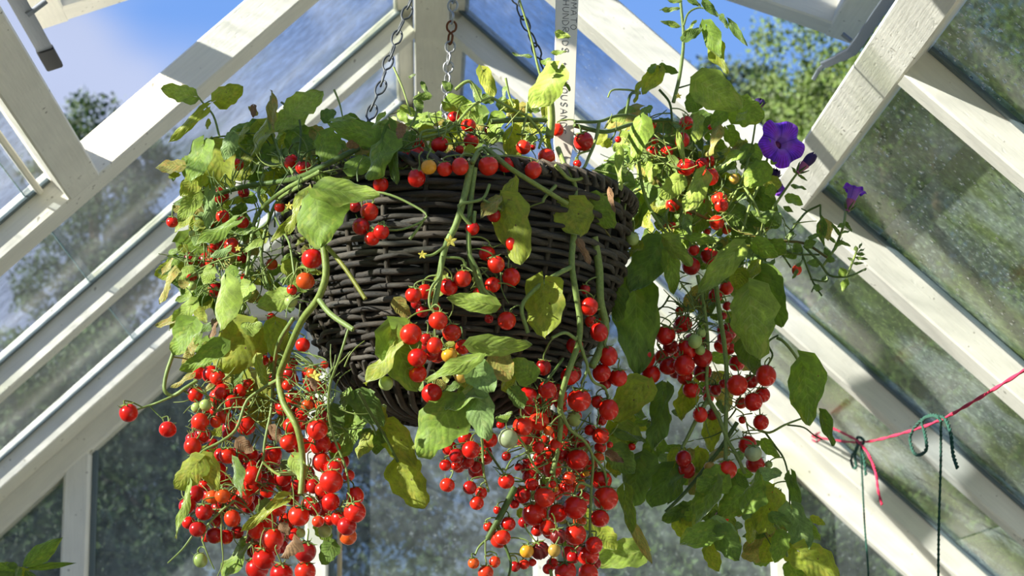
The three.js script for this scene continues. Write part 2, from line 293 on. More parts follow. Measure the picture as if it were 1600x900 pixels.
{ // casement stays
  const st = thing('window_stay', 'straight flat steel vent stay with black rubber tip, top left', 'window stay');
  const c = at(85, 104, 2.70), far = c.z, dir = V(0, 0, 1);
  mesh('stay_bar', beam(V(c.x, c.y, far + 0.03), V(c.x, c.y, far + 0.75), V(0.35, -1, 0), 0.022, 0.004, 0.001), M.metal, st);
  mesh('rubber_tip', beam(V(c.x, c.y, far), V(c.x, c.y, far + 0.075), V(0.35, -1, 0), 0.024, 0.009, 0.002), M.rubber, st);
  const q = V(c.x + 0.004, c.y, far + 0.22);
  mesh('peg', tube([q.clone().add(V(0.0, -0.004, 0)), q.clone().add(V(0.024, 0.016, 0))], [0.0042], 10, 1), M.metal, st);
  const sr = thing('window_stay', 'bent steel vent stay with hooked end, top right', 'window stay');
  const pts = [[1402, -20, 2.40, 0], [1372, 22, 2.50, 0], [1345, 62, 2.62, 0], [1331, 80, 2.68, 0], [1312, 90, 2.72, 0], [1288, 101, 2.76, 0], [1279, 110, 2.78, 0], [1271, 124, 2.79, 0]].map(p => at(p[0], p[1], p[2]));
  const g = []; for (let i = 0; i < pts.length - 1; i++) g.push(beam(pts[i], pts[i + 1].clone().add(pts[i + 1].clone().sub(pts[i]).multiplyScalar(0.02)), V(-0.45, -1, 0.25), i > 4 ? 0.006 : i > 3 ? 0.013 : 0.016, 0.005, 0.001));
  mesh('stay_bar', mergeGeometries(g), M.metal, sr);
  const p0 = at(1330, 64, 2.655), p1 = at(1316, 53, 2.655); mesh('peg', tube([p0, p1], [0.0035], 10, 1), M.metal, sr);
}

// ------------------------------------------------------------------ trees and shrubs outside
const leafMat = (c) => new THREE.MeshPhysicalMaterial({ color: c, roughness: 0.9, transmission: 0.35, thickness: 0, side: THREE.DoubleSide });
const treeLeaf = (() => { const g = new THREE.BufferGeometry(); g.setAttribute('position', new THREE.Float32BufferAttribute([0, 0, 0, 0.34, 0.45, 0.07, 0, 1, -0.1, -0.34, 0.45, 0.07], 3)); g.setAttribute('uv', new THREE.Float32BufferAttribute([.5, 0, 1, .5, .5, 1, 0, .5], 2)); g.setIndex([0, 1, 2, 0, 2, 3]); g.computeVertexNormals(); return g; })();
M.bark = new THREE.MeshStandardMaterial({ color: 0x5a4a3a, roughness: 0.95 });
const foliageMats = [leafMat(0x4c6a22), leafMat(0x55701f), leafMat(0x385422), leafMat(0x94a544)];
function leafy(name, label, category, base, blobs, n, size, mat, seed, group, trunkR = 0.15) {
  const R = rng(seed), t = thing(name, label, category, [base.x, base.y, base.z], group);
  const im = new THREE.InstancedMesh(treeLeaf, mat, n), o = new THREE.Object3D(), vol = blobs.map(b => b[3] * b[3]), tot = vol.reduce((a, b) => a + b, 0), col = new THREE.Color();
  // each crown blob is made of sprays of leaves
  const sprays = []; for (let i = 0; i < Math.max(40, n / 60); i++) {
    let q = R() * tot, k = 0; while (q > vol[k]) q -= vol[k++];
    const b = blobs[k], th = R() * 6.283, z = R() * 2 - 1, r = b[3] * (0.35 + 0.6 * Math.pow(R(), 0.7)), c = Math.sqrt(1 - z * z);
    sprays.push([b[0] + r * c * Math.cos(th), b[1] + r * z * (b[4] || 0.8), b[2] + r * c * Math.sin(th), b[3]]);
  }
  for (let i = 0; i < n; i++) {
    const s = sprays[Math.floor(R() * sprays.length)], w = size * 2.6 + s[3] * 0.09;
    o.position.set(s[0] + (R() + R() - 1) * w, s[1] + (R() + R() - 1) * w * 0.7, s[2] + (R() + R() - 1) * w);
    o.rotation.set(R() * 6.3, R() * 6.3, R() * 6.3); const k = size * (0.7 + 0.7 * R()); o.scale.set(k, k * 1.25, k); o.updateMatrix(); im.setMatrixAt(i, o.matrix);
    const v = 0.72 + 0.5 * R(); im.setColorAt(i, col.setRGB(v * (0.9 + 0.25 * R()), v, v * 0.9));
  }
  im.name = 'foliage'; im.userData = { kind: 'stuff' }; im.castShadow = im.receiveShadow = true; t.add(im);
  const tops = blobs.slice(0, 5);
  for (const b of tops) mesh('branch', tube([V(0, 0, 0), V(b[0] * 0.15, Math.min(b[1] * 0.5, b[1] - 0.1), b[2] * 0.15), V(b[0], b[1], b[2])], [trunkR, trunkR * 0.7, trunkR * 0.25], 7, 3), M.bark, t);
  return t;
}
const ground = (px, d) => { const p = at(px, 900, d); p.y = -0.04; return p; };
// [px, distance, blobs [px offset m, height, z, radius]]
leafy('tree', 'tall bright green tree behind the right roof panes', 'tree', ground(1500, 14), [[0, 3.4, 0, 1.5], [-1.0, 4.6, 0, 1.1], [0.9, 4.7, .3, 1.3], [0.0, 5.7, 0, 1.3], [-0.5, 6.4, 0, .9], [1.4, 6.2, 0, 1.2], [1.6, 3.4, 0, 1.3]], 100000, 0.036, foliageMats[1], 11, 'garden trees');
leafy('tree', 'green tree top seen through the open right vent beside the steel stay', 'tree', ground(1262, 16), [[0, 3.2, 0, 1.2], [-.5, 4.4, 0, .9], [.5, 4.7, 0, .9], [0.3, 5.6, 0, .9], [.0, 6.0, 0, .6], [.45, 6.3, 0, .65], [.2, 6.62, 0, .48], [-.2, 5.5, 0, .6]], 70000, 0.05, foliageMats[1], 12, 'garden trees');
leafy('tree', 'small dark tree crown behind the tall tomato shoot', 'tree', ground(1165, 19), [[0, 3.8, 0, 1.0], [0.05, 6.2, 0, .9], [-.15, 7.2, 0, .6], [.1, 7.7, 0, .5], [.3, 7.3, 0, .5], [.1, 5.0, 0, .8]], 44000, 0.048, foliageMats[2], 13, 'garden trees');
leafy('tree', 'dark tree top showing through the open left vent', 'tree', ground(145, 22), [[0, 4.2, 0, 1.6], [-.3, 6.3, 0, .8], [.3, 6.6, 0, .6], [-.15, 8.2, 0, .55], [.35, 7.9, 0, .5], [-.4, 7.8, 0, .6], [0, 7.2, 0, .8], [0, 5.4, 0, 1.1]], 50000, 0.052, foliageMats[2], 14, 'garden trees');
leafy('tree', 'broad green tree low behind the left roof panes', 'tree', ground(10, 15), [[0, 2.6, 0, 1.5], [-.6, 3.9, 0, 1.0], [.3, 4.0, 0, .9], [.9, 3.2, 0, 1.0]], 56000, 0.036, foliageMats[0], 15, 'garden trees');
for (const [px, d, h, r, m, seed, label] of [
  [60, 6.4, 1.9, .62, 2, 31, 'dense dark shrub outside the gable beside the left post'],
  [300, 7.6, 2.0, .72, 2, 32, 'dark shrub outside the gable behind the left tomato trusses'],
  [640, 8.2, 1.85, .80, 2, 33, 'dark shrub outside the gable behind the dusty middle pane'],
  [940, 7.2, 2.0, .70, 0, 34, 'green shrub outside the gable below the basket'],
  [1120, 6.6, 1.95, .62, 0, 35, 'green shrub outside the gable below the right tomato trusses'],
  [1330, 6.3, 2.0, .66, 0, 36, 'leafy green shrub outside the gable behind the right rafter'],
]) leafy('shrub', label, 'shrub', ground(px, d), [[0, h * 0.45, 0, r], [-r * .5, h * .75, .1, r * .8], [r * .5, h * .8, -.1, r * .8], [0, h, 0, r * .8], [-r * .8, h * .5, 0, r * .6], [r * .8, h * .5, 0, r * .6]], 26000, 0.030, foliageMats[m], seed, 'shrubs behind the gable', 0.04);
leafy('hedge', 'long dark hedge beyond the shrubs behind the gable', 'hedge', ground(760, 9.6), [-2.6, -1.7, -.8, .1, 1.0, 1.9, 2.8].flatMap((x, i) => [[x, 0.8, 0, .8], [x + .3, 1.7, .1, .75], [x, 2.5 + (i % 3) * .14, 0, .75], [x + .4, 3.0 + (i % 2) * .15, 0, .5]]), 110000, 0.038, foliageMats[2], 51, undefined, 0.05);
leafy('tree', 'large dark tree far behind the upper right roof panes', 'tree', ground(1540, 23), [[0, 3.5, 0, 2.4], [-1.2, 5.4, 0, 1.7], [1.3, 5.6, 0, 2.0], [0.1, 7.6, 0, 2.0], [-.9, 8.4, 0, 1.3], [1.9, 8.4, 0, 2.0], [.6, 9.6, 0, 1.5]], 90000, 0.055, foliageMats[2], 16, 'garden trees');

// ------------------------------------------------------------------ the basket
const BX = at(715, 450, 2.1).x, BD = 2.1, RIM = EYE.y + 0.548;
const PROFILE = [[0.186, 0], [0.186, 0.035], [0.180, 0.072], [0.169, 0.108], [0.153, 0.142], [0.131, 0.176], [0.104, 0.206], [0.072, 0.226], [0.036, 0.236]];   // radius, depth below the rim
function profile(q) { const x = q * (PROFILE.length - 1), k = Math.min(PROFILE.length - 2, Math.floor(x)), t = x - k; return [lerp(PROFILE[k][0], PROFILE[k + 1][0], t), lerp(PROFILE[k][1], PROFILE[k + 1][1], t)]; }
{
  const bk = thing('hanging_basket', 'dark weathered wicker hanging basket under the ridge', 'basket', [BX, RIM, -BD]);
  bk.rotation.set(0.02, 0, -0.035);
  const wt = texture(512, (u, v) => { const k = 0.75 + 0.5 * tile(u, v, 6, 3, 3) + 0.35 * tile(u, v, 48, 5, 2), g = smooth(0.0, 0.4, tile(u, v, 5, 9, 3)); return [lerp(0.40, 0.25, g) * k, lerp(0.37, 0.27, g) * k, lerp(0.32, 0.25, g) * k]; }, true);
  wt.repeat.set(6, 40);
  const wb = texture(256, (u, v) => { const k = 0.5 + 0.6 * tile(u, v, 24, 3, 2); return [k, k, k]; }); wb.repeat.set(10, 60);
  const wicker = [0xffffff, 0xd8cfc4, 0xb9b3ac].map(c => new THREE.MeshStandardMaterial({ color: c, map: wt, bumpMap: wb, bumpScale: 0.0006, roughness: 0.75 }));
  const R = rng(77), NS = 26, rows = 40;
  for (let i = 0; i < rows; i++) {                                       // one withy per round, in and out of the stakes
    const q = (i + 0.5) / rows * 0.955, [r, y] = profile(q), n = NS * 2, fat = 0.0027 + 0.0008 * R(), pts = [], amp = 0.0038 * Math.min(1, r / 0.09), w = i % 2, tilt = (R() - 0.5) * 0.007, ph = R() * 6.28;
    for (let k = 0; k < n; k++) {
      const a = k / n * 2 * Math.PI, o = ((k >> 1) + w) % 2 ? 1 : -1, rr = r + amp * o * (k % 2 ? 0.35 : 1) + (R() - 0.5) * 0.0016;
      pts.push(V(rr * Math.cos(a), -y + (R() - 0.5) * 0.0022 + tilt * Math.sin(a + ph), rr * Math.sin(a)));
    }
    mesh('wicker_strand', tube(pts, [fat, fat * 1.08, fat * 0.94, fat], 6, 2, true), wicker[Math.floor(R() * 3)], bk);
  }
  for (let k = 0; k < NS; k++) {                                         // upright stakes
    const a = (k + 0.25) / NS * 2 * Math.PI, pts = []; for (let i = 0; i <= 8; i++) { const [r, y] = profile(i / 8); pts.push(V((r - 0.001) * Math.cos(a), -y, (r - 0.001) * Math.sin(a))); }
    mesh('stake', tube(pts, [0.003], 6, 2), wicker[1], bk);
  }
  for (let j = 0; j < 2; j++) {                                          // twisted rim and foot borders
    const r0 = j ? 0.112 : 0.190, y0 = j ? -0.200 : 0.004, m = j ? 30 : 44;
    for (let t = 0; t < 2; t++) { const pts = []; for (let k = 0; k < m * 4; k++) { const a = k / (m * 4) * 2 * Math.PI, p = a * m + t * Math.PI, c = 0.0055; pts.push(V((r0 + c * Math.cos(p)) * Math.cos(a), y0 + c * Math.sin(p), (r0 + c * Math.cos(p)) * Math.sin(a))); } mesh(j ? 'foot_border' : 'rim_border', tube(pts, [0.0042], 6, 1, true), wicker[t], bk); }
  }
  // oblique ribs of the base
  for (let k = 0; k < 40; k++) { const a = k / 40 * 2 * Math.PI, p = []; for (let i = 0; i <= 4; i++) { const q = 0.66 + 0.28 * i / 4, [r, y] = profile(q), b = a + i * 0.07; p.push(V((r + 0.0062) * Math.cos(b), -y - 0.003, (r + 0.0062) * Math.sin(b))); } mesh('base_rib', tube(p, [0.0028, 0.004, 0.004, 0.0028], 6, 2), wicker[k % 3], bk); }
  // black liner and compost
  const lin = []; for (let i = 0; i <= 12; i++) { const [r, y] = profile(i / 12); lin.push(new THREE.Vector2(Math.max(0.001, r - 0.010), -y + 0.004)); } lin.push(new THREE.Vector2(0.0005, -0.229));
  mesh('liner', new THREE.LatheGeometry(lin, 48), new THREE.MeshStandardMaterial({ color: 0x15181a, roughness: 0.8, side: THREE.DoubleSide }), bk);
  const so = new THREE.CircleGeometry(0.174, 48, 0); so.rotateX(-Math.PI / 2); so.translate(0, -0.016, 0);
  const sm = mesh('compost', so, new THREE.MeshStandardMaterial({ color: 0x2c2118, roughness: 1, side: THREE.DoubleSide }), bk);
  sm.position.y = 0;
}
// chains: double loops, each half turned a quarter against the other
const HOOK = at(722, -190, 2.12);
function linkGeometry(len, wide, wire) {
  const pts = []; for (let i = 0; i < 28; i++) { const t = i / 28 * 2 * Math.PI, c = Math.cos(t), s = Math.sin(t), k = 1.25 * Math.sqrt(Math.abs(c)); pts.push(V(c > 0 ? wide * s * k : wide * 0.16 * s, len / 2 * c * (0.9 + 0.1 * Math.abs(c)), c > 0 ? wire * 0.9 * s : wide * s * k)); }
  return tube(pts, [wire], 6, 2, true);
}
M.zinc = new THREE.MeshStandardMaterial({ color: 0x4c5256, metalness: 0.65, roughness: 0.55 });
M.bright = new THREE.MeshStandardMaterial({ color: 0xa4a8aa, metalness: 0.8, roughness: 0.45 });
M.rust = new THREE.MeshStandardMaterial({ color: 0x7a4a2c, metalness: 0.3, roughness: 0.85 });
for (const [label, px, py, d, len, wide, wire, mat, rusty, sag] of [
  ['dark steel chain slanting down to the left rim of the basket', 560, 246, 2.00, 0.043, 0.0066, 0.0012, M.zinc, -1, 0.010],
  ['steel chain with rusty links hanging straight before the ridge post', 692, 226, 2.21, 0.026, 0.0068, 0.0013, M.bright, 1, 0],
  ['thin dark chain slanting down behind the white plant label', 902, 235, 2.19, 0.040, 0.0056, 0.0011, M.zinc, -1, 0.004]]) {
  const b = at(px, py, d), L = HOOK.distanceTo(b), n = Math.round(L / (len * 0.88)), dir = HOOK.clone().sub(b), c = thing('hanging_chain', label, 'chain', [b.x, b.y, b.z]);
  const g = linkGeometry(len, wide, wire), q = new THREE.Quaternion().setFromUnitVectors(V(0, 1, 0), dir.clone().normalize()), R = rng(px);
  for (let i = 0; i < n; i++) {
    const t = (i + 0.5) / n, p = dir.clone().multiplyScalar(t).add(V(px < 600 ? -sag : sag, -sag, 0).multiplyScalar(4 * t * (1 - t)));
    const yy = b.y + p.y, isR = rusty > 0 && yy > at(690, 92, d).y && yy < at(690, 46, d).y;
    const k = mesh('chain_link', g, isR ? M.rust : mat, c); k.position.copy(p); k.quaternion.copy(q).multiply(new THREE.Quaternion().setFromAxisAngle(V(0, 1, 0), (R() - 0.5) * 0.4 + 0.2)).multiply(new THREE.Quaternion().setFromAxisAngle(V(0, 0, 1), (R() - 0.5) * 0.12));
    k.scale.y = L / n / (len * 0.88);
  }
}
{
  const h = thing('ceiling_hook', 'long steel hook from the ridge board holding the basket chains', 'hook', [HOOK.x, HOOK.y, HOOK.z]);
  const top = V(XR - HOOK.x, RIDGE - 0.03 - HOOK.y, 0), pts = [top, V(top.x * 0.5, top.y * 0.5, 0), V(0, 0.05, 0), V(0.012, 0.018, 0), V(0, -0.002, 0), V(-0.014, 0.010, 0), V(-0.012, 0.024, 0)];
  mesh('hook_wire', tube(pts, [0.0025], 8, 5), M.zinc, h);
}
{ // plant label with pencilled lettering
  const t = thing('plant_label', 'white plastic plant label stuck upright in the basket, pencilled lettering', 'plant label', [0, 0, 0]);
  const d = 2.0, b0 = at(880, 226, d), b1 = at(887, -60, d - 0.01), w0 = 31 * d / FOCAL, w1 = 38 * d / FOCAL, th = 0.0022;
  const up = b1.clone().sub(b0), L = up.length(); up.normalize(); const fr = V(0.10, -0.12, 1).addScaledVector(up, -V(0.10, -0.12, 1).dot(up)).normalize(), sd = up.clone().cross(fr);
  const shape = new THREE.Shape(); shape.moveTo(-w1 / 2, L); shape.lineTo(-w0 / 2, 0); shape.lineTo(-w0 * 0.1, -0.05); shape.lineTo(w0 * 0.1, -0.05); shape.lineTo(w0 / 2, 0); shape.lineTo(w1 / 2, L); shape.closePath();
  const g = new THREE.ExtrudeGeometry(shape, { depth: th, bevelEnabled: true, bevelThickness: 0.0004, bevelSize: 0.0004, bevelSegments: 2 });
  const mat4 = new THREE.Matrix4().makeBasis(sd, up, fr).setPosition(b0);
  const lm = new THREE.MeshStandardMaterial({ color: 0xd3d0c6, roughness: 0.5 });
  g.applyMatrix4(mat4); mesh('blade', g, lm, t);
  // strokes of the capitals, unit box, text runs downwards on the blade
  const S = { T: [[0, 1, 1, 1], [.5, 1, .5, 0]], O: [[.5, 1, .12, .75, .1, .3, .5, 0, .88, .3, .9, .75, .5, 1]], M: [[0, 0, .1, 1, .5, .35, .9, 1, 1, 0]], A: [[0, 0, .5, 1, 1, 0], [.2, .38, .82, .4]], H: [[.08, 1, .08, 0], [.92, 1, .92, 0], [.08, .5, .92, .5]], U: [[.05, 1, .08, .25, .45, 0, .88, .2, .95, 1]], N: [[.05, 0, .05, 1, .95, 0, .95, 1]], D: [[.1, 0, .1, 1, .7, .85, .95, .5, .7, .1, .1, 0]], R: [[.1, 0, .1, 1, .8, .9, .8, .6, .15, .48, .9, 0]], E: [[.95, 1, .1, 1, .1, 0, .95, 0], [.1, .52, .75, .52]], S: [[.9, .85, .5, 1, .12, .8, .4, .52, .85, .3, .5, 0, .08, .14]], '+': [[.3, .5, .8, .5], [.55, .75, .55, .25]], "'": [[.4, 1, .5, .7]], ' ': [] };
  const ink = new THREE.MeshStandardMaterial({ color: 0x3b3d42, roughness: 0.7 }), pxm = d / FOCAL;
  const write = (text, col, y0, adv, cap, name) => {
    const gs = []; const R = rng(text.length);
    [...text].forEach((ch, i) => { for (const st of S[ch]) { const pts = []; for (let k = 0; k < st.length; k += 2) { const x = st[k] * adv * 0.72, y = st[k + 1] * cap; pts.push(V(col + y * pxm + (R() - .5) * 0.0003, L - (y0 + i * adv + x) * pxm, th + 0.00045)); } const tg = tube(pts, [0.00032], 4, 3); tg.scale(1, 1, 1); gs.push(tg.applyMatrix4(mat4)); } });
    mesh(name, mergeGeometries(gs), ink, t);
  };
  write('TOMATO', 6.5 * pxm, 47, 12.3, 10, 'lettering');
  write('HUNDREDS + THOUSANDS', -7 * pxm, 68, 11.5, 10.5, 'lettering');
}

// ------------------------------------------------------------------ the tomato plant
// how far in front of the camera the plant hangs where it is seen at (px, py)
function depthAt(px, py) {
  const q = (px - 715) / 285, over = q * q < 1 ? Math.sqrt(1 - q * q) : 0;
  const v = py < 250 ? 0.80 : py < 560 ? 1 : lerp(1, 0.55, smooth(560, 720, py));
  return 2.10 + (q > 0 ? 0.05 * Math.min(1, q) : 0.03 * Math.max(-1, q)) - 0.205 * over * v;
}
const PX = (d) => d / FOCAL;
const plant = thing('tomato_plant', 'trailing cherry tomato plant laden with red fruit spilling over the wicker basket', 'tomato plant', [BX, RIM - 0.016, -BD]);
const ORG = plant.position.clone(), loc = (p) => p.clone().sub(ORG);

// leaves -------------------------------------------------------------
const LM = {};
{
  const veins = (u, v) => { // distance to the nearest rib, rib pairs curving to the tip
    const x = Math.abs(u - 0.5) * 2; let m = x * 0.9; for (let k = 0; k < 6; k++) { const y0 = 0.06 + k * 0.14, yy = v - (y0 + x * 0.30 + x * x * 0.10); m = Math.min(m, Math.abs(yy) * 1.3 + 0.02 * x); } return m;
  };
  const make = (base, vein, blotch, amount, spots, seed) => texture(256, (u, v) => {
    const m = veins(u, v), k = 0.88 + 0.28 * tile(u, v, 6, seed, 4) + 0.14 * tile(u, v, 30, seed + 1, 2), a = (1 - smooth(0.0, 0.035, m)) * 0.38, b = smooth(0.12 - amount, 0.34 - amount, tile(u, v, 4, seed + 5, 4)) * 0.8, s = smooth(0.36 - spots, 0.42 - spots, tile(u, v, 9, seed + 9, 3));
    return [0, 1, 2].map(i => { let c = base[i] * k; c = lerp(c, blotch[i], b); c = lerp(c, vein[i], a); return lerp(c, [0.42, 0.30, 0.16][i], s); });
  }, true, false);
  const bump = texture(256, (u, v) => { const m = veins(u, v), q = 0.35 + 0.5 * smooth(0, 0.10, m) + 0.25 * tile(u, v, 12, 3, 3); return [q, q, q]; }, false, false);
  const add = (key, tex, tr, rough = 0.55) => { LM[key] = new THREE.MeshPhysicalMaterial({ map: tex, bumpMap: bump, bumpScale: 0.0006, roughness: 0.92, clearcoat: 0.22, clearcoatRoughness: rough * 0.8, transmission: tr, thickness: 0, side: THREE.DoubleSide }); LM[key].name = 'leaf_' + key; };
  add('g', make([0.54, 0.68, 0.13], [0.68, 0.76, 0.38], [0.62, 0.67, 0.18], 0.02, -0.05, 1), 0.42);
  add('l', make([0.65, 0.76, 0.24], [0.74, 0.80, 0.50], [0.64, 0.68, 0.28], 0.04, -0.06, 2), 0.40);
  add('y', make([0.69, 0.75, 0.10], [0.70, 0.74, 0.34], [0.72, 0.70, 0.16], 0.06, -0.04, 3), 0.5);
  add('d', make([0.44, 0.58, 0.12], [0.54, 0.64, 0.30], [0.46, 0.54, 0.14], 0.0, -0.06, 4), 0.44);
  add('b', make([0.54, 0.67, 0.34], [0.66, 0.74, 0.52], [0.54, 0.62, 0.34], 0.0, -0.08, 5), 0.28, 0.5);
  add('x', make([0.58, 0.44, 0.28], [0.66, 0.54, 0.38], [0.48, 0.32, 0.18], 0.05, 0.02, 7), 0.2, 0.8);
  add('c', make([0.68, 0.66, 0.26], [0.74, 0.74, 0.40], [0.72, 0.58, 0.26], 0.10, 0.04, 6), 0.34);
}
// one leaf: length L, width W, own bend, cup and ruffle
function leafGeometry(L, W, seed, o = {}) {
  const R = rng(seed), nu = 8, nv = 12, pos = [], uv = [], idx = [], bend = o.bend ?? (R() - 0.35) * 0.5, cup = o.cup ?? (R() - 0.4) * 0.5, ruf = o.ruffle ?? 0.045 + 0.05 * R(), ph = R() * 6.28, ph2 = R() * 6.28, tw = (R() - 0.5) * 0.5, side = (R() - 0.5) * 0.16, notch = 0.05 + 0.07 * R(), ln = o.lance ? 1 : 0;
  for (let j = 0; j <= nv; j++) for (let i = 0; i <= nu; i++) {
    const v = j / nv, u = i / nu * 2 - 1;
    let f = ln ? Math.pow(Math.sin(Math.PI * Math.pow(v, 0.8)), 0.9) : Math.pow(Math.sin(Math.PI * Math.pow(clamp(v, 0, 1), 0.62)), 0.54);
    f *= 1 + notch * Math.sin(v * 21 + ph + u) * (v > 0.12 && v < 0.95 ? 1 : 0);
    const e = Math.abs(u), x = u * W / 2 * f, back = ln ? 0 : 0.21 * L * e * e * (1 - v) * (1 - v);
    const y = v * L - back + 0.02 * L * Math.sin(u * 5 + ph2) * e;
    const z = -bend * L * v * v * 0.6 - cup * W * e * e * f * 0.6 + ruf * L * e * Math.sin(v * 9 + ph + (u > 0 ? 2 : 0)) + 0.018 * L * Math.sin(v * 14 + u * 7 + ph2) + 0.03 * L * fbm(u * 2.4 + seed, v * 4.2, seed * 0.37, 2);
    pos.push(x + side * L * v * v, y, z + tw * x * v); uv.push((u + 1) / 2, v);
  }
  for (let j = 0; j < nv; j++) for (let i = 0; i < nu; i++) { const a = j * (nu + 1) + i; idx.push(a, a + 1, a + nu + 2, a, a + nu + 2, a + nu + 1); }
  const g = new THREE.BufferGeometry(); g.setAttribute('position', new THREE.Float32BufferAttribute(pos, 3)); g.setAttribute('uv', new THREE.Float32BufferAttribute(uv, 2)); g.setIndex(idx); g.computeVertexNormals(); return g;
}
let leafSeed = 100;
function leaf(parent, origin, bx, by, tx, ty, w, key, layer = 1, o = {}) {
  const seed = leafSeed++, R = rng(seed * 13), d0 = (o.d ?? depthAt((bx + tx) / 2, (by + ty) / 2)) + 0.035 - layer * 0.035 + (R() - 0.5) * 0.012, dt = (o.dt ?? (R() - 0.5) * 0.5);
  const B = at(bx, by, d0), lenPx = Math.hypot(tx - bx, ty - by), T = at(tx, ty, d0 + dt * lenPx * PX(d0));
  const ax = T.clone().sub(B), L = ax.length(); ax.normalize();
  const view = EYE.clone().sub(B).normalize().addScaledVector(SUN, o.sun ?? (o.roll !== undefined ? 0.5 : 0.85)).normalize(), roll = o.roll ?? (R() - 0.5) * 1.1, n0 = view.addScaledVector(ax, -view.dot(ax)).normalize(), s0 = ax.clone().cross(n0);
  const n = n0.clone().multiplyScalar(Math.cos(roll)).addScaledVector(s0, Math.sin(roll)), s = ax.clone().cross(n);
  const g = leafGeometry(L, w * PX(d0) / Math.max(0.6, Math.cos(roll)), seed, o);
  const m = mesh('leaf', g, LM[key], parent); m.position.copy(B).sub(origin); m.quaternion.setFromRotationMatrix(new THREE.Matrix4().makeBasis(s, ax, n));
  return m;
}
const smallLeaves = {}; let nLeaf = 0;
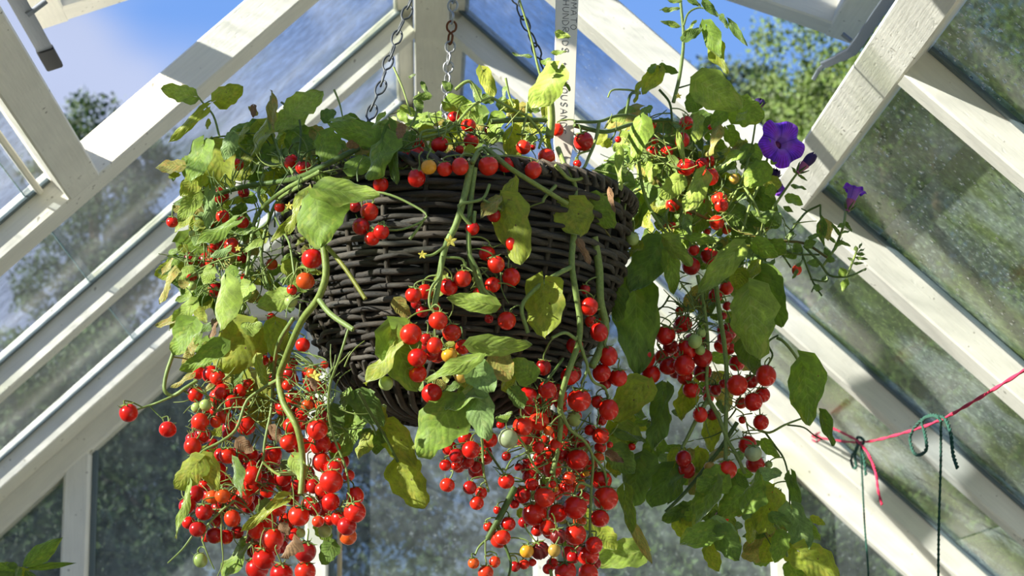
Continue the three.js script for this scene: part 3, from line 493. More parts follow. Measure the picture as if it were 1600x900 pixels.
const LEAVES = [
  // dried, crumpled ones
  [458, 842, 440, 872, 24, 'x', 4, { cup: 0.9, ruffle: 0.12 }], [372, 690, 396, 706, 22, 'x', 2], [425, 668, 438, 692, 18, 'x', 2], [484, 594, 493, 614, 12, 'x', 4, { cup: 0.9 }], [904, 380, 918, 416, 14, 'x', 4, { cup: 0.9 }], [950, 708, 976, 722, 14, 'x', 2], [628, 196, 624, 218, 14, 'x', 3], [545, 224, 560, 232, 14, 'x', 2], [396, 166, 396, 184, 10, 'x', 3], [690, 500, 690, 520, 14, 'x', 1], [334, 502, 330, 530, 20, 'x', 2], [952, 298, 956, 330, 10, 'x', 4], [440, 820, 452, 836, 16, 'x', 3], [632, 492, 634, 512, 16, 'x', 1],
  // top left
  [301, 150, 250, 140, 30, 'l', 2], [340, 156, 381, 138, 34, 'y', 2], [318, 172, 264, 218, 20, 'y', 2], [325, 188, 325, 202, 9, 'y', 2], [318, 226, 304, 288, 50, 'g', 2], [362, 212, 350, 250, 28, 'b', 3], [335, 228, 352, 296, 62, 'y', 1], [418, 184, 396, 248, 52, 'y', 1], [428, 192, 420, 140, 22, 'c', 2], [470, 172, 432, 204, 40, 'l', 1], [458, 174, 502, 138, 42, 'l', 2], [582, 214, 512, 192, 40, 'g', 2], [502, 214, 522, 254, 52, 'g', 2], [600, 214, 578, 282, 62, 'g', 2], [610, 200, 616, 286, 30, 'd', 2], [598, 178, 582, 202, 12, 'l', 2], [650, 158, 660, 177, 18, 'd', 2], [670, 150, 645, 152, 12, 'd', 2], [612, 196, 641, 202, 20, 'c', 2], [400, 178, 388, 166, 10, 'c', 2], [384, 200, 364, 222, 22, 'y', 1], [520, 190, 560, 188, 24, 'l', 1], [470, 215, 478, 245, 30, 'd', 1], [440, 230, 420, 255, 26, 'd', 1], [545, 262, 590, 250, 34, 'g', 1], [640, 210, 628, 240, 24, 'd', 1], [660, 205, 690, 215, 26, 'y', 1],
  [494, 306, 502, 384, 92, 'g', 3, { roll: 0.15, bend: 0.1, cup: 0.25 }], [500, 296, 592, 300, 44, 'l', 3], [476, 300, 440, 362, 24, 'y', 3], [462, 340, 420, 376, 14, 'y', 2],
  [366, 346, 301, 382, 28, 'g', 3], [400, 358, 360, 368, 15, 'g', 3, { lance: 1 }], [406, 378, 380, 393, 17, 'l', 3], [357, 388, 327, 403, 16, 'b', 3], [328, 300, 325, 362, 22, 'b', 2], [314, 275, 280, 303, 30, 'y', 2], [308, 305, 278, 346, 26, 'l', 2], [296, 338, 272, 362, 22, 'y', 1], [312, 345, 308, 356, 14, 'y', 2],
  [352, 440, 340, 518, 66, 'l', 3], [390, 445, 372, 470, 40, 'l', 2], [452, 464, 400, 476, 36, 'l', 3], [382, 512, 410, 506, 30, 'l', 3], [300, 505, 274, 557, 52, 'g', 3], [286, 495, 243, 508, 22, 'c', 2], [302, 475, 262, 511, 26, 'l', 2], [346, 540, 284, 582, 32, 'g', 3], [392, 512, 350, 584, 72, 'y', 2], [430, 505, 430, 562, 42, 'y', 2], [298, 585, 268, 607, 12, 'c', 2], [402, 560, 416, 602, 20, 'y', 2], [396, 592, 416, 684, 50, 'y', 1], [270, 424, 241, 470, 22, 'c', 2], [296, 418, 276, 440, 18, 'l', 2], [268, 408, 250, 436, 14, 'c', 1], [330, 420, 316, 444, 26, 'l', 2], [366, 420, 348, 436, 26, 'g', 2], [288, 440, 284, 452, 16, 'c', 2],
  [312, 720, 271, 762, 44, 'y', 3], [322, 715, 336, 768, 30, 'y', 3], [366, 722, 373, 777, 26, 'd', 3], [294, 762, 278, 842, 17, 'l', 3], [442, 780, 374, 826, 20, 'y', 3], [384, 850, 338, 905, 46, 'g', 1], [458, 716, 476, 752, 30, 'l', 2], [420, 786, 398, 800, 22, 'd', 2], [520, 850, 500, 880, 30, 'd', 0], [500, 820, 515, 845, 24, 'g', 0],
  // below the basket, left of the middle
  [562, 640, 528, 722, 60, 'g', 0], [572, 682, 560, 718, 30, 'y', 1], [558, 618, 602, 662, 40, 'd', 0], [592, 678, 588, 710, 28, 'd', 0], [606, 668, 646, 728, 46, 'y', 0], [624, 725, 656, 797, 58, 'y', 0], [585, 640, 600, 665, 30, 'y', 0], [545, 610, 530, 640, 30, 'g', 0], [520, 640, 525, 690, 34, 'd', 0],
  [616, 540, 574, 604, 46, 'y', 2], [612, 516, 646, 614, 62, 'g', 2], [710, 630, 645, 706, 80, 'g', 3, { roll: 0.1, bend: 0.1, cup: 0.15 }], [744, 618, 756, 688, 45, 'b', 3, { roll: -0.1, bend: 0.1 }], [750, 608, 692, 634, 50, 'g', 2], [740, 575, 772, 612, 42, 'b', 3], [742, 540, 832, 546, 30, 'l', 3], [744, 560, 664, 592, 28, 'l', 3], [768, 476, 698, 470, 30, 'l', 3], [850, 444, 850, 528, 75, 'y', 2, { roll: 0.1 }], [788, 318, 818, 414, 66, 'y', 2, { roll: 0.1 }], [778, 312, 748, 338, 34, 'c', 2], [802, 284, 780, 328, 24, 'y', 2], [800, 205, 802, 268, 40, 'y', 1], [870, 110, 832, 172, 56, 'l', 3, { roll: 0.1, bend: 0.1 }], [754, 110, 772, 154, 24, 'y', 1], [700, 160, 744, 172, 32, 'g', 1], [738, 136, 752, 168, 20, 'd', 1], [780, 180, 762, 214, 28, 'g', 1], [738, 230, 726, 240, 14, 'y', 2], [704, 138, 690, 128, 14, 'd', 1], [788, 138, 785, 158, 12, 'd', 2], [866, 50, 891, 59, 14, 'l', 3, { lance: 1 }], [860, 82, 886, 82, 9, 'g', 3, { lance: 1 }], [848, 98, 862, 92, 12, 'g', 3], [862, 104, 893, 140, 12, 'd', 3, { lance: 1 }], [832, 88, 800, 87, 7, 'd', 3, { lance: 1 }], [640, 120, 650, 116, 6, 'd', 2], [660, 130, 668, 148, 8, 'd', 2], [770, 560, 800, 590, 46, 'c', 2], [790, 590, 796, 614, 30, 'y', 2], [800, 610, 818, 640, 30, 'd', 3], [700, 540, 720, 560, 24, 'y', 1], [690, 430, 680, 470, 34, 'y', 1], [620, 470, 640, 500, 24, 'c', 1], [830, 590, 800, 560, 40, 'g', 2], [780, 655, 800, 640, 20, 'g', 2],
  // right of the label
  [1002, 188, 990, 248, 42, 'g', 3, { roll: 0.1 }], [1030, 110, 1004, 148, 32, 'y', 2], [1034, 104, 1058, 116, 14, 'd', 2], [1016, 112, 1024, 98, 14, 'g', 2], [1062, 14, 1030, 15, 10, 'l', 2, { lance: 1 }], [1064, 42, 1032, 32, 10, 'l', 2, { lance: 1 }], [1070, 60, 1097, 42, 17, 'd', 2], [1076, -2, 1096, 9, 10, 'd', 2], [1101, 4, 1122, 26, 14, 'd', 2], [1126, 26, 1136, 45, 12, 'd', 2], [1136, 28, 1168, 74, 14, 'd', 2, { lance: 1 }], [1066, 2, 1040, -2, 10, 'l', 2, { lance: 1 }], [1068, 56, 1088, 32, 8, 'l', 2, { lance: 1 }], [1104, 40, 1124, 88, 34, 'g', 2], [1112, 62, 1136, 116, 32, 'y', 2], [1092, 128, 1156, 166, 60, 'l', 3], [1146, 168, 1196, 186, 48, 'g', 2], [1092, 184, 1082, 222, 24, 'l', 3], [1122, 202, 1108, 246, 28, 'c', 3], [1058, 202, 1071, 256, 10, 'l', 3, { lance: 1 }], [1156, 240, 1118, 263, 30, 'g', 3], [1172, 228, 1158, 252, 22, 'd', 2], [1098, 274, 1066, 334, 38, 'l', 3], [1062, 280, 1032, 312, 30, 'l', 3], [1012, 254, 1016, 288, 14, 'l', 3], [1024, 262, 1008, 284, 14, 'l', 2], [1192, 258, 1168, 294, 42, 'g', 2], [968, 238, 964, 294, 14, 'l', 3], [1016, 168, 1000, 180, 20, 'g', 2], [1090, 150, 1076, 176, 30, 'd', 1], [1130, 176, 1112, 200, 28, 'g', 2], [1150, 190, 1168, 172, 16, 'l', 3, { lance: 1 }], [1046, 248, 1056, 278, 26, 'd', 1], [1000, 130, 990, 160, 12, 'y', 2],
  [890, 316, 906, 368, 60, 'y', 2], [920, 312, 958, 358, 50, 'g', 2], [1004, 296, 984, 362, 66, 'd', 0], [950, 262, 990, 290, 40, 'd', 1], [884, 282, 898, 312, 30, 'y', 1], [960, 300, 940, 330, 40, 'd', 1], [1030, 382, 984, 458, 62, 'd', 2], [1046, 394, 1056, 458, 26, 'g', 3], [1040, 374, 1078, 418, 30, 'l', 3], [1080, 370, 1126, 378, 17, 'g', 3], [1152, 390, 1094, 457, 34, 'l', 3], [1070, 340, 1076, 368, 24, 'b', 3], [992, 450, 1002, 586, 64, 'd', 1], [966, 455, 960, 502, 36, 'd', 0], [1100, 320, 1090, 370, 36, 'g', 1], [1040, 330, 1030, 360, 30, 'g', 1], [1000, 380, 980, 400, 24, 'y', 1],
  [1172, 456, 1174, 558, 78, 'l', 3, { roll: 0.15, bend: 0.15, cup: 0.2 }], [1190, 428, 1228, 508, 60, 'd', 2], [1182, 412, 1168, 446, 34, 'y', 2], [1158, 424, 1148, 452, 34, 'y', 2], [1254, 570, 1274, 664, 66, 'g', 3, { roll: 0.1 }], [1284, 648, 1301, 698, 24, 'd', 3], [1162, 538, 1180, 590, 50, 'd', 1], [1140, 330, 1180, 350, 40, 'd', 1], [1150, 360, 1190, 372, 34, 'd', 1], [1180, 380, 1215, 402, 30, 'g', 2], [1196, 342, 1220, 352, 22, 'd', 1],
  // lower right
  [1006, 600, 952, 652, 56, 'y', 1], [1036, 612, 1020, 702, 42, 'd', 2], [960, 660, 1000, 690, 40, 'y', 0], [966, 638, 1010, 646, 18, 'd', 1], [964, 676, 1012, 684, 18, 'd', 1], [1000, 716, 984, 792, 60, 'd', 1], [1050, 732, 1018, 794, 56, 'd', 1], [976, 768, 988, 834, 30, 'g', 1], [990, 824, 1022, 880, 16, 'c', 2], [1002, 862, 928, 872, 46, 'l', 0, { d: 2.5 }], [1080, 600, 1060, 656, 40, 'y', 1], [1112, 648, 1104, 704, 36, 'y', 1], [1062, 704, 1040, 736, 30, 'y', 1], [960, 704, 990, 740, 40, 'd', 1], [1030, 690, 1000, 720, 36, 'g', 1],
  [1118, 756, 1082, 828, 60, 'g', 2], [1132, 744, 1088, 770, 44, 'g', 2], [1160, 772, 1124, 806, 40, 'g', 2], [1166, 792, 1192, 738, 50, 'g', 3], [1190, 742, 1224, 738, 24, 'b', 2], [1206, 770, 1180, 832, 50, 'y', 2], [1118, 828, 1062, 852, 46, 'g', 3], [1124, 830, 1158, 874, 40, 'd', 3], [1106, 858, 1122, 894, 26, 'y', 2], [1118, 814, 1156, 836, 24, 'b', 3], [1178, 815, 1172, 850, 30, 'y', 2], [1236, 744, 1246, 798, 20, 'd', 2], [1238, 796, 1266, 862, 48, 'b', 3], [1206, 806, 1236, 818, 20, 'd', 3], [1206, 824, 1200, 834, 16, 'y', 3], [1222, 836, 1210, 880, 30, 'g', 3], [1250, 862, 1314, 902, 52, 'y', 3], [1240, 880, 1250, 920, 44, 'g', 2], [1194, 690, 1218, 716, 22, 'g', 2], [1250, 818, 1284, 842, 24, 'g', 2], [1268, 872, 1296, 868, 26, 'y', 2], [1090, 745, 1076, 772, 30, 'c', 1], [1212, 850, 1190, 880, 34, 'y', 1], [1160, 700, 1190, 690, 16, 'd', 1], [1044, 606, 1024, 612, 24, 'd', 1], [940, 830, 960, 860, 30, 'y', 0, { d: 2.5 }], [905, 800, 940, 830, 30, 'y', 0, { d: 2.4 }], [1230, 745, 1242, 760, 14, 'd', 2],
];
for (const [bx, by, tx, ty, w, k, layer, o] of LEAVES) leaf(plant, ORG, bx, by, tx, ty, w, k, layer, o || {});
// the smaller leaves in between, behind the ones above
{
  const R = rng(4242), keys = ['g', 'l', 'y', 'd', 'g', 'y', 'd', 'b', 'c'];
  for (const [cx, cy, rx, ry, n, layer, size] of [[345, 310, 70, 60, 40, 0.3, 26], [330, 430, 75, 70, 44, 0.3, 25], [360, 540, 85, 55, 26, 0, 28], [480, 225, 120, 45, 44, 0.3, 30], [610, 225, 70, 30, 20, 0.2, 24], [770, 195, 100, 50, 34, 0, 24], [1010, 240, 80, 55, 40, 0.2, 26], [1100, 260, 90, 70, 44, 0.2, 27], [1080, 350, 70, 60, 30, 0, 28], [1150, 430, 70, 80, 26, 0, 28], [930, 300, 60, 40, 18, 0.2, 24], [1150, 790, 80, 70, 24, 0, 30], [1010, 700, 70, 80, 20, 0, 34], [440, 400, 45, 90, 20, 0, 24], [380, 700, 80, 120, 12, -1, 24], [480, 700, 50, 100, 8, -1, 24], [870, 760, 70, 110, 10, -1, 24], [1110, 560, 55, 90, 18, -1, 28], [710, 600, 60, 40, 8, 0, 24], [1230, 840, 50, 50, 14, 0, 28], [560, 650, 50, 40, 10, -0.5, 30], [1040, 220, 90, 60, 26, -0.8, 42], [1110, 320, 80, 90, 30, -0.8, 42], [1010, 300, 60, 60, 16, -0.5, 40], [1150, 450, 60, 80, 14, -0.8, 40], [350, 290, 80, 60, 22, -0.8, 40], [340, 410, 70, 80, 24, -0.8, 38], [440, 240, 90, 50, 18, -0.8, 40], [560, 230, 70, 40, 14, -0.4, 38], [390, 560, 70, 60, 14, -0.8, 36], [1120, 770, 80, 70, 18, -0.8, 40], [760, 200, 110, 40, 16, -0.8, 34], [650, 200, 70, 36, 14, -0.3, 26]])
    for (let i = 0; i < n; i++) { const a = R() * 6.283, q = Math.sqrt(R()), x = cx + rx * q * Math.cos(a), y = cy + ry * q * Math.sin(a), b = R() * 6.283, L = size * (0.6 + 0.8 * R()); { const key = keys[Math.floor(R() * keys.length)], m = leaf(plant, ORG, x, y, x + L * Math.cos(b), y + L * (0.35 + 0.65 * Math.sin(b)), L * (0.5 + 0.4 * R()), key, layer - 0.6 * R(), {}); if (nLeaf++ > 110 || L < size * 1.1) { plant.remove(m); m.updateMatrix(); (smallLeaves[key] ||= []).push(m.geometry.applyMatrix4(m.matrix)); } } }
  const ks = Object.keys(smallLeaves), all = mergeGeometries(ks.map(k => mergeGeometries(smallLeaves[k])), true), m = mesh('small_leaves', all, ks.map(k => LM[k]), plant); m.userData.kind = 'stuff';
}

// stems ---------------------------------------------------------------
const stemMat = (() => { const t = texture(256, (u, v) => { const k = 0.85 + 0.3 * tile(u, v, 12, 6, 3); return [0.54 * k, 0.63 * k, 0.31 * k]; }, true); t.repeat.set(20, 60); const mk = (c) => new THREE.MeshPhysicalMaterial({ color: c, map: t, roughness: 0.55, sheen: 0.3, sheenColor: new THREE.Color(0.6, 0.7, 0.4) }); return { g: mk(0xffffff), d: mk(0x9db07c), y: mk(0xffe080), p: mk(0xfff8d8), t: mk(0xd8a878) }; })();
const STEMS = [
  // key, layer, radius px (start, end), then px points
  ['p', 4, 6, 5, 505, 380, 509, 430, 497, 466, 472, 500, 446, 560, 436, 592, 443, 630, 464, 668, 473, 720, 470, 772], ['g', 4, 4.5, 4, 497, 466, 516, 490, 552, 515], ['y', 4, 3.6, 3.4, 512, 386, 540, 420, 571, 467], ['g', 4, 3, 2.2, 436, 592, 406, 610, 386, 626, 368, 672, 345, 690, 318, 704, 306, 716], ['g', 3.4, 3.6, 2.4, 458, 498, 434, 540, 427, 590, 424, 640, 414, 690, 411, 722], ['g', 3.6, 2, 1.8, 545, 512, 530, 560, 516, 600, 514, 650, 524, 690, 540, 730, 545, 770, 540, 800], ['p', 4, 2.4, 2, 411, 722, 425, 735, 438, 743], ['g', 3.6, 2, 1.6, 411, 722, 404, 740, 400, 752],
  ['d', 2, 5, 4, 560, 232, 520, 252, 476, 274, 434, 284, 380, 292, 330, 306], ['g', 2.4, 4, 3, 500, 268, 440, 300, 400, 340, 392, 380, 385, 430], ['g', 3, 2.6, 2, 412, 272, 404, 306, 420, 332, 416, 350, 396, 362], ['g', 2.4, 3.4, 2.6, 470, 290, 430, 320, 415, 360, 408, 400, 420, 450], ['g', 2.5, 2.6, 2, 400, 400, 380, 440, 374, 470], ['g', 3, 2, 1.6, 378, 396, 330, 412, 300, 430, 280, 450], ['g', 2.5, 2.4, 2, 388, 420, 390, 450, 376, 490, 364, 540], ['g', 3, 2, 1.6, 460, 430, 452, 380, 440, 360, 430, 340],
  ['g', 2, 2, 1.4, 343, 214, 333, 180, 319, 163, 302, 142], ['g', 2, 1.4, 1, 319, 163, 330, 157, 342, 156], ['g', 2, 1.4, 1, 318, 164, 308, 176, 303, 182], ['d', 2, 1.8, 1.3, 312, 222, 340, 214, 362, 212], ['d', 2, 2, 1.6, 360, 214, 380, 236, 400, 247, 440, 262], ['g', 2, 2.4, 2, 424, 150, 420, 190, 430, 225, 458, 270], ['d', 2, 2, 1.6, 440, 160, 465, 180, 470, 205, 466, 250], ['g', 2, 1.8, 1.2, 522, 140, 530, 160, 536, 186],
  ['g', 3.2, 5.6, 4.4, 736, 254, 727, 300, 712, 352, 698, 380, 690, 410, 684, 450, 678, 480], ['g', 3, 4.2, 3.4, 742, 262, 736, 310, 732, 360, 734, 400, 742, 430, 754, 460, 764, 480], ['p', 3.6, 4.4, 3.8, 738, 254, 757, 232, 796, 262, 850, 296, 886, 318], ['g', 3.4, 3, 2.4, 742, 330, 738, 352, 716, 322, 755, 310, 765, 288], ['g', 3.5, 2.2, 1.8, 755, 312, 780, 326, 794, 336, 792, 346, 806, 358], ['g', 3.4, 2.4, 1.8, 696, 384, 676, 398, 660, 400], ['g', 3.4, 2.4, 2, 690, 400, 688, 430, 674, 450, 672, 480, 684, 490], ['g', 3.4, 2.2, 1.8, 696, 402, 722, 405, 728, 416], ['g', 3.4, 3, 2.4, 733, 396, 748, 426, 756, 452, 776, 470],
  ['d', 2.6, 4.6, 4, 768, 190, 810, 187, 858, 188], ['p', 3, 6.5, 7.5, 859, 150, 861, 188, 858, 214], ['g', 3, 2.4, 1.6, 856, 150, 842, 110, 830, 60, 808, -12], ['g', 2.6, 2.6, 2, 660, 215, 700, 204, 740, 164, 768, 152], ['g', 2.6, 2.4, 2, 768, 152, 800, 170, 842, 190], ['g', 2.6, 2.4, 1.8, 700, 204, 660, 206, 656, 220], ['g', 2.8, 3, 2.4, 712, 140, 728, 128, 736, 128, 752, 158], ['g', 2.6, 2, 1.6, 790, 122, 796, 150, 802, 165], ['g', 3, 2.2, 1.8, 824, 160, 822, 182, 815, 210], ['g', 3, 2.4, 2, 824, 182, 846, 212, 842, 232],
  ['p', 3.6, 3.6, 2.8, 868, 258, 890, 280, 918, 276], ['g', 3, 4.4, 3.6, 872, 232, 884, 262, 900, 296, 892, 322], ['d', 2.6, 2.8, 2.4, 898, 190, 936, 190, 960, 182, 984, 180, 1010, 190], ['d', 2.4, 4, 3, 898, 196, 944, 206, 980, 196, 1012, 190, 1050, 188], ['g', 3, 3, 2.4, 936, 192, 930, 220, 920, 245, 908, 266, 890, 272], ['g', 3, 2, 1.6, 922, 235, 906, 240, 902, 250], ['d', 2.6, 2.8, 2.2, 978, 180, 984, 150, 1000, 146], ['g', 2.4, 2, 1.4, 1000, 144, 975, 140, 955, 142, 950, 152], ['g', 2, 3.6, 2.4, 1052, 160, 1062, 118, 1068, 60, 1064, 10, 1062, -12], ['g', 2, 2, 1.4, 1068, 40, 1076, 20, 1094, 12, 1116, 20, 1134, 30], ['d', 2, 1.6, 1.2, 1058, 138, 1072, 134, 1084, 130], ['d', 2.4, 2.4, 2, 1030, 140, 1046, 160, 1050, 190],
  ['g', 3, 5.2, 4.4, 897, 362, 893, 410, 900, 460, 906, 500, 904, 534, 888, 580, 876, 625, 876, 660, 872, 700, 862, 740], ['g', 3.2, 4, 3.2, 891, 418, 868, 430, 836, 452, 815, 480, 825, 520], ['g', 2.6, 6.6, 6.4, 928, 370, 936, 420, 938, 470, 946, 510, 938, 545, 925, 572], ['g', 3.4, 3, 2.4, 900, 530, 884, 520, 862, 528], ['g', 3.4, 3.2, 2.2, 904, 530, 912, 555, 918, 575, 908, 600], ['g', 3.2, 2.6, 2, 918, 575, 926, 595, 945, 606, 950, 622], ['g', 3.4, 3, 2.2, 876, 640, 890, 670, 914, 690, 926, 715, 924, 760, 922, 830, 925, 900], ['g', 3.4, 2.6, 2, 926, 712, 944, 736, 948, 755], ['g', 3.4, 2.4, 2, 922, 760, 905, 755, 898, 772], ['g', 3.2, 2.4, 1.8, 872, 700, 866, 740, 870, 760], ['g', 3, 3, 2.6, 848, 614, 830, 625, 805, 600, 800, 570], ['d', 3, 2.6, 2, 846, 606, 866, 580, 880, 560],
  ['g', 3, 3, 2.4, 868, 290, 850, 310, 848, 316], ['g', 3, 3.4, 2.6, 998, 244, 1000, 270, 1006, 300, 1015, 325, 1040, 362, 1060, 380], ['g', 3, 2.2, 1.8, 1000, 296, 980, 310, 976, 330, 990, 346], ['g', 3, 2.4, 2, 1000, 278, 975, 288, 955, 300, 930, 305],
  ['g', 2.6, 4.4, 3.6, 1118, 440, 1124, 490, 1132, 540, 1136, 600, 1134, 660, 1134, 700, 1132, 760], ['g', 2.6, 3.6, 3, 1090, 430, 1100, 480, 1106, 540, 1104, 600, 1108, 625], ['g', 2.6, 4, 3, 1106, 622, 1122, 650, 1138, 690, 1150, 710, 1164, 740], ['g', 2.4, 4, 3, 1108, 620, 1090, 652, 1076, 680, 1066, 700], ['d', 2.2, 4, 3, 1152, 660, 1126, 700, 1098, 736, 1070, 770, 1040, 800], ['g', 2.6, 3.2, 2.6, 1134, 762, 1140, 776, 1124, 800, 1110, 820], ['g', 2.4, 2.6, 1.6, 1185, 672, 1202, 676, 1226, 664, 1258, 652], ['d', 2.4, 1.6, 1.0, 1230, 664, 1256, 668, 1272, 680, 1285, 687], ['d', 2.4, 2, 1.4, 1196, 676, 1212, 698, 1224, 715, 1232, 745, 1234, 790], ['g', 2.6, 3, 2.2, 1206, 762, 1224, 786, 1238, 800, 1240, 830], ['g', 2.6, 3, 2.2, 1196, 770, 1204, 806, 1222, 836, 1230, 870], ['g', 2.8, 3, 2.2, 1214, 528, 1222, 532, 1240, 552, 1256, 582, 1264, 610], ['d', 2.6, 2, 1.6, 1190, 545, 1205, 530, 1216, 524], ['d', 2.6, 2, 1.6, 1200, 540, 1207, 555, 1200, 570],
  ['g', 2.6, 3.4, 3, 272, 548, 258, 592, 258, 612, 270, 618, 290, 606, 308, 595], ['g', 2.6, 2.2, 1.6, 268, 620, 244, 630, 232, 634, 214, 640], ['d', 2.6, 1.2, 1, 234, 634, 244, 645, 256, 656], ['d', 1, 3, 2.4, 560, 612, 580, 648, 600, 680, 622, 722], ['d', 1, 2, 1.6, 566, 652, 580, 662, 588, 680], ['d', 3, 5.5, 5, 804, 762, 785, 800, 762, 842], ['d', 3, 2.6, 2, 778, 822, 788, 850, 798, 880, 794, 905], ['g', 2.6, 2.4, 1.6, 752, 660, 754, 700, 756, 740, 764, 768], ['d', 2.4, 2, 1.6, 760, 700, 780, 730, 792, 745], ['g', 2.8, 2, 1.4, 762, 842, 748, 855, 742, 868], ['g', 2.8, 1.6, 1.2, 758, 845, 760, 868, 770, 866], ['d', 2.6, 2, 1.6, 345, 800, 356, 770, 370, 755, 370, 700], ['g', 3.2, 2.4, 1.8, 366, 782, 344, 800, 325, 820, 316, 845], ['g', 3, 1.8, 1.2, 300, 838, 285, 858, 262, 880], ['g', 3, 1.4, 1, 316, 845, 325, 868, 335, 890], ['g', 3, 1.4, 1, 346, 800, 346, 840, 348, 880, 340, 900], ['g', 3, 3, 2.2, 860, 890, 862, 905, 862, 920], ['g', 3.2, 2.2, 1.6, 800, 670, 822, 700, 830, 720, 850, 748], ['g', 3.2, 1.6, 1.2, 790, 735, 800, 718, 822, 706, 832, 690], ['g', 3.4, 2, 1.6, 560, 300, 600, 302, 640, 318, 667, 338, 630, 358, 585, 358], ['g', 3.4, 1.4, 2.6, 664, 340, 654, 356, 640, 374], ['d', 2, 1.2, 0.8, 1192, 830, 1205, 852, 1216, 876], ['t', 3, 2, 1.8, 938, 352, 950, 366, 958, 380], ['d', 2, 1.8, 1.4, 1046, 462, 1036, 478, 1014, 495], ['d', 1.6, 2, 1.6, 980, 390, 1000, 392, 1030, 392], ['g', 2.8, 2.2, 1.6, 655, 60 + 84, 650, 180, 640, 200], ['g', 2.6, 1.8, 1.2, 615, 105, 630, 140, 642, 180],
];
for (const s of STEMS) {
  const [k, layer, r0, r1, ...c] = s, pts = []; const R = rng(c[0] * 7 + c[1]);
  for (let i = 0; i < c.length; i += 2) { const d = depthAt(c[i], c[i + 1]) + 0.035 - layer * 0.0135 - 0.016; pts.push(loc(at(c[i], c[i + 1], d + (R() - 0.5) * 0.004))); }
  s.pts = pts; mesh('stem', tube(pts, [r0 * PX(2), r1 * PX(2)], 7, 4), stemMat[k], plant);
}
{ // fine twigs and tendrils through the mass
  const R = rng(909), tw = { g: [], d: [], p: [] };
  for (const [cx, cy, rx, ry, n] of [[345, 300, 80, 50, 40], [340, 410, 80, 70, 90], [430, 420, 50, 90, 46], [470, 260, 100, 40, 40], [720, 210, 120, 40, 50], [1020, 240, 90, 60, 70], [1090, 330, 80, 70, 50], [380, 630, 90, 60, 50], [500, 630, 45, 90, 30], [870, 680, 70, 90, 44], [1080, 490, 40, 70, 40], [1130, 640, 60, 70, 30], [740, 430, 60, 60, 14], [400, 780, 90, 60, 50], [390, 640, 90, 50, 50], [490, 610, 50, 70, 40], [880, 700, 70, 90, 40], [1085, 480, 40, 50, 20], [1180, 370, 70, 40, 30]])
    for (let i = 0; i < n; i++) {
      const x = cx + rx * (R() + R() - 1), y = cy + ry * (R() + R() - 1), a = R() * 6.283, L = 18 + 34 * R(), k = (R() - 0.5) * 1.6, d = depthAt(x, y) - 0.03 + 0.05 * R(), pts = [];
      for (let j = 0; j < 4; j++) { const t = j / 3; pts.push(loc(at(x + L * t * Math.cos(a + k * t), y + L * t * Math.sin(a + k * t), d + (R() - 0.5) * 0.008))); }
      tw[['g', 'd', 'p', 'g'][Math.floor(R() * 4)]].push(tube(pts, [(0.9 + 0.9 * R()) * PX(2), 0.7 * PX(2)], 5, 2));
    }
  const m = mesh('twigs', mergeGeometries(['g', 'd', 'p'].map(k => mergeGeometries(tw[k])), true), ['g', 'd', 'p'].map(k => stemMat[k]), plant); m.userData.kind = 'stuff';
}

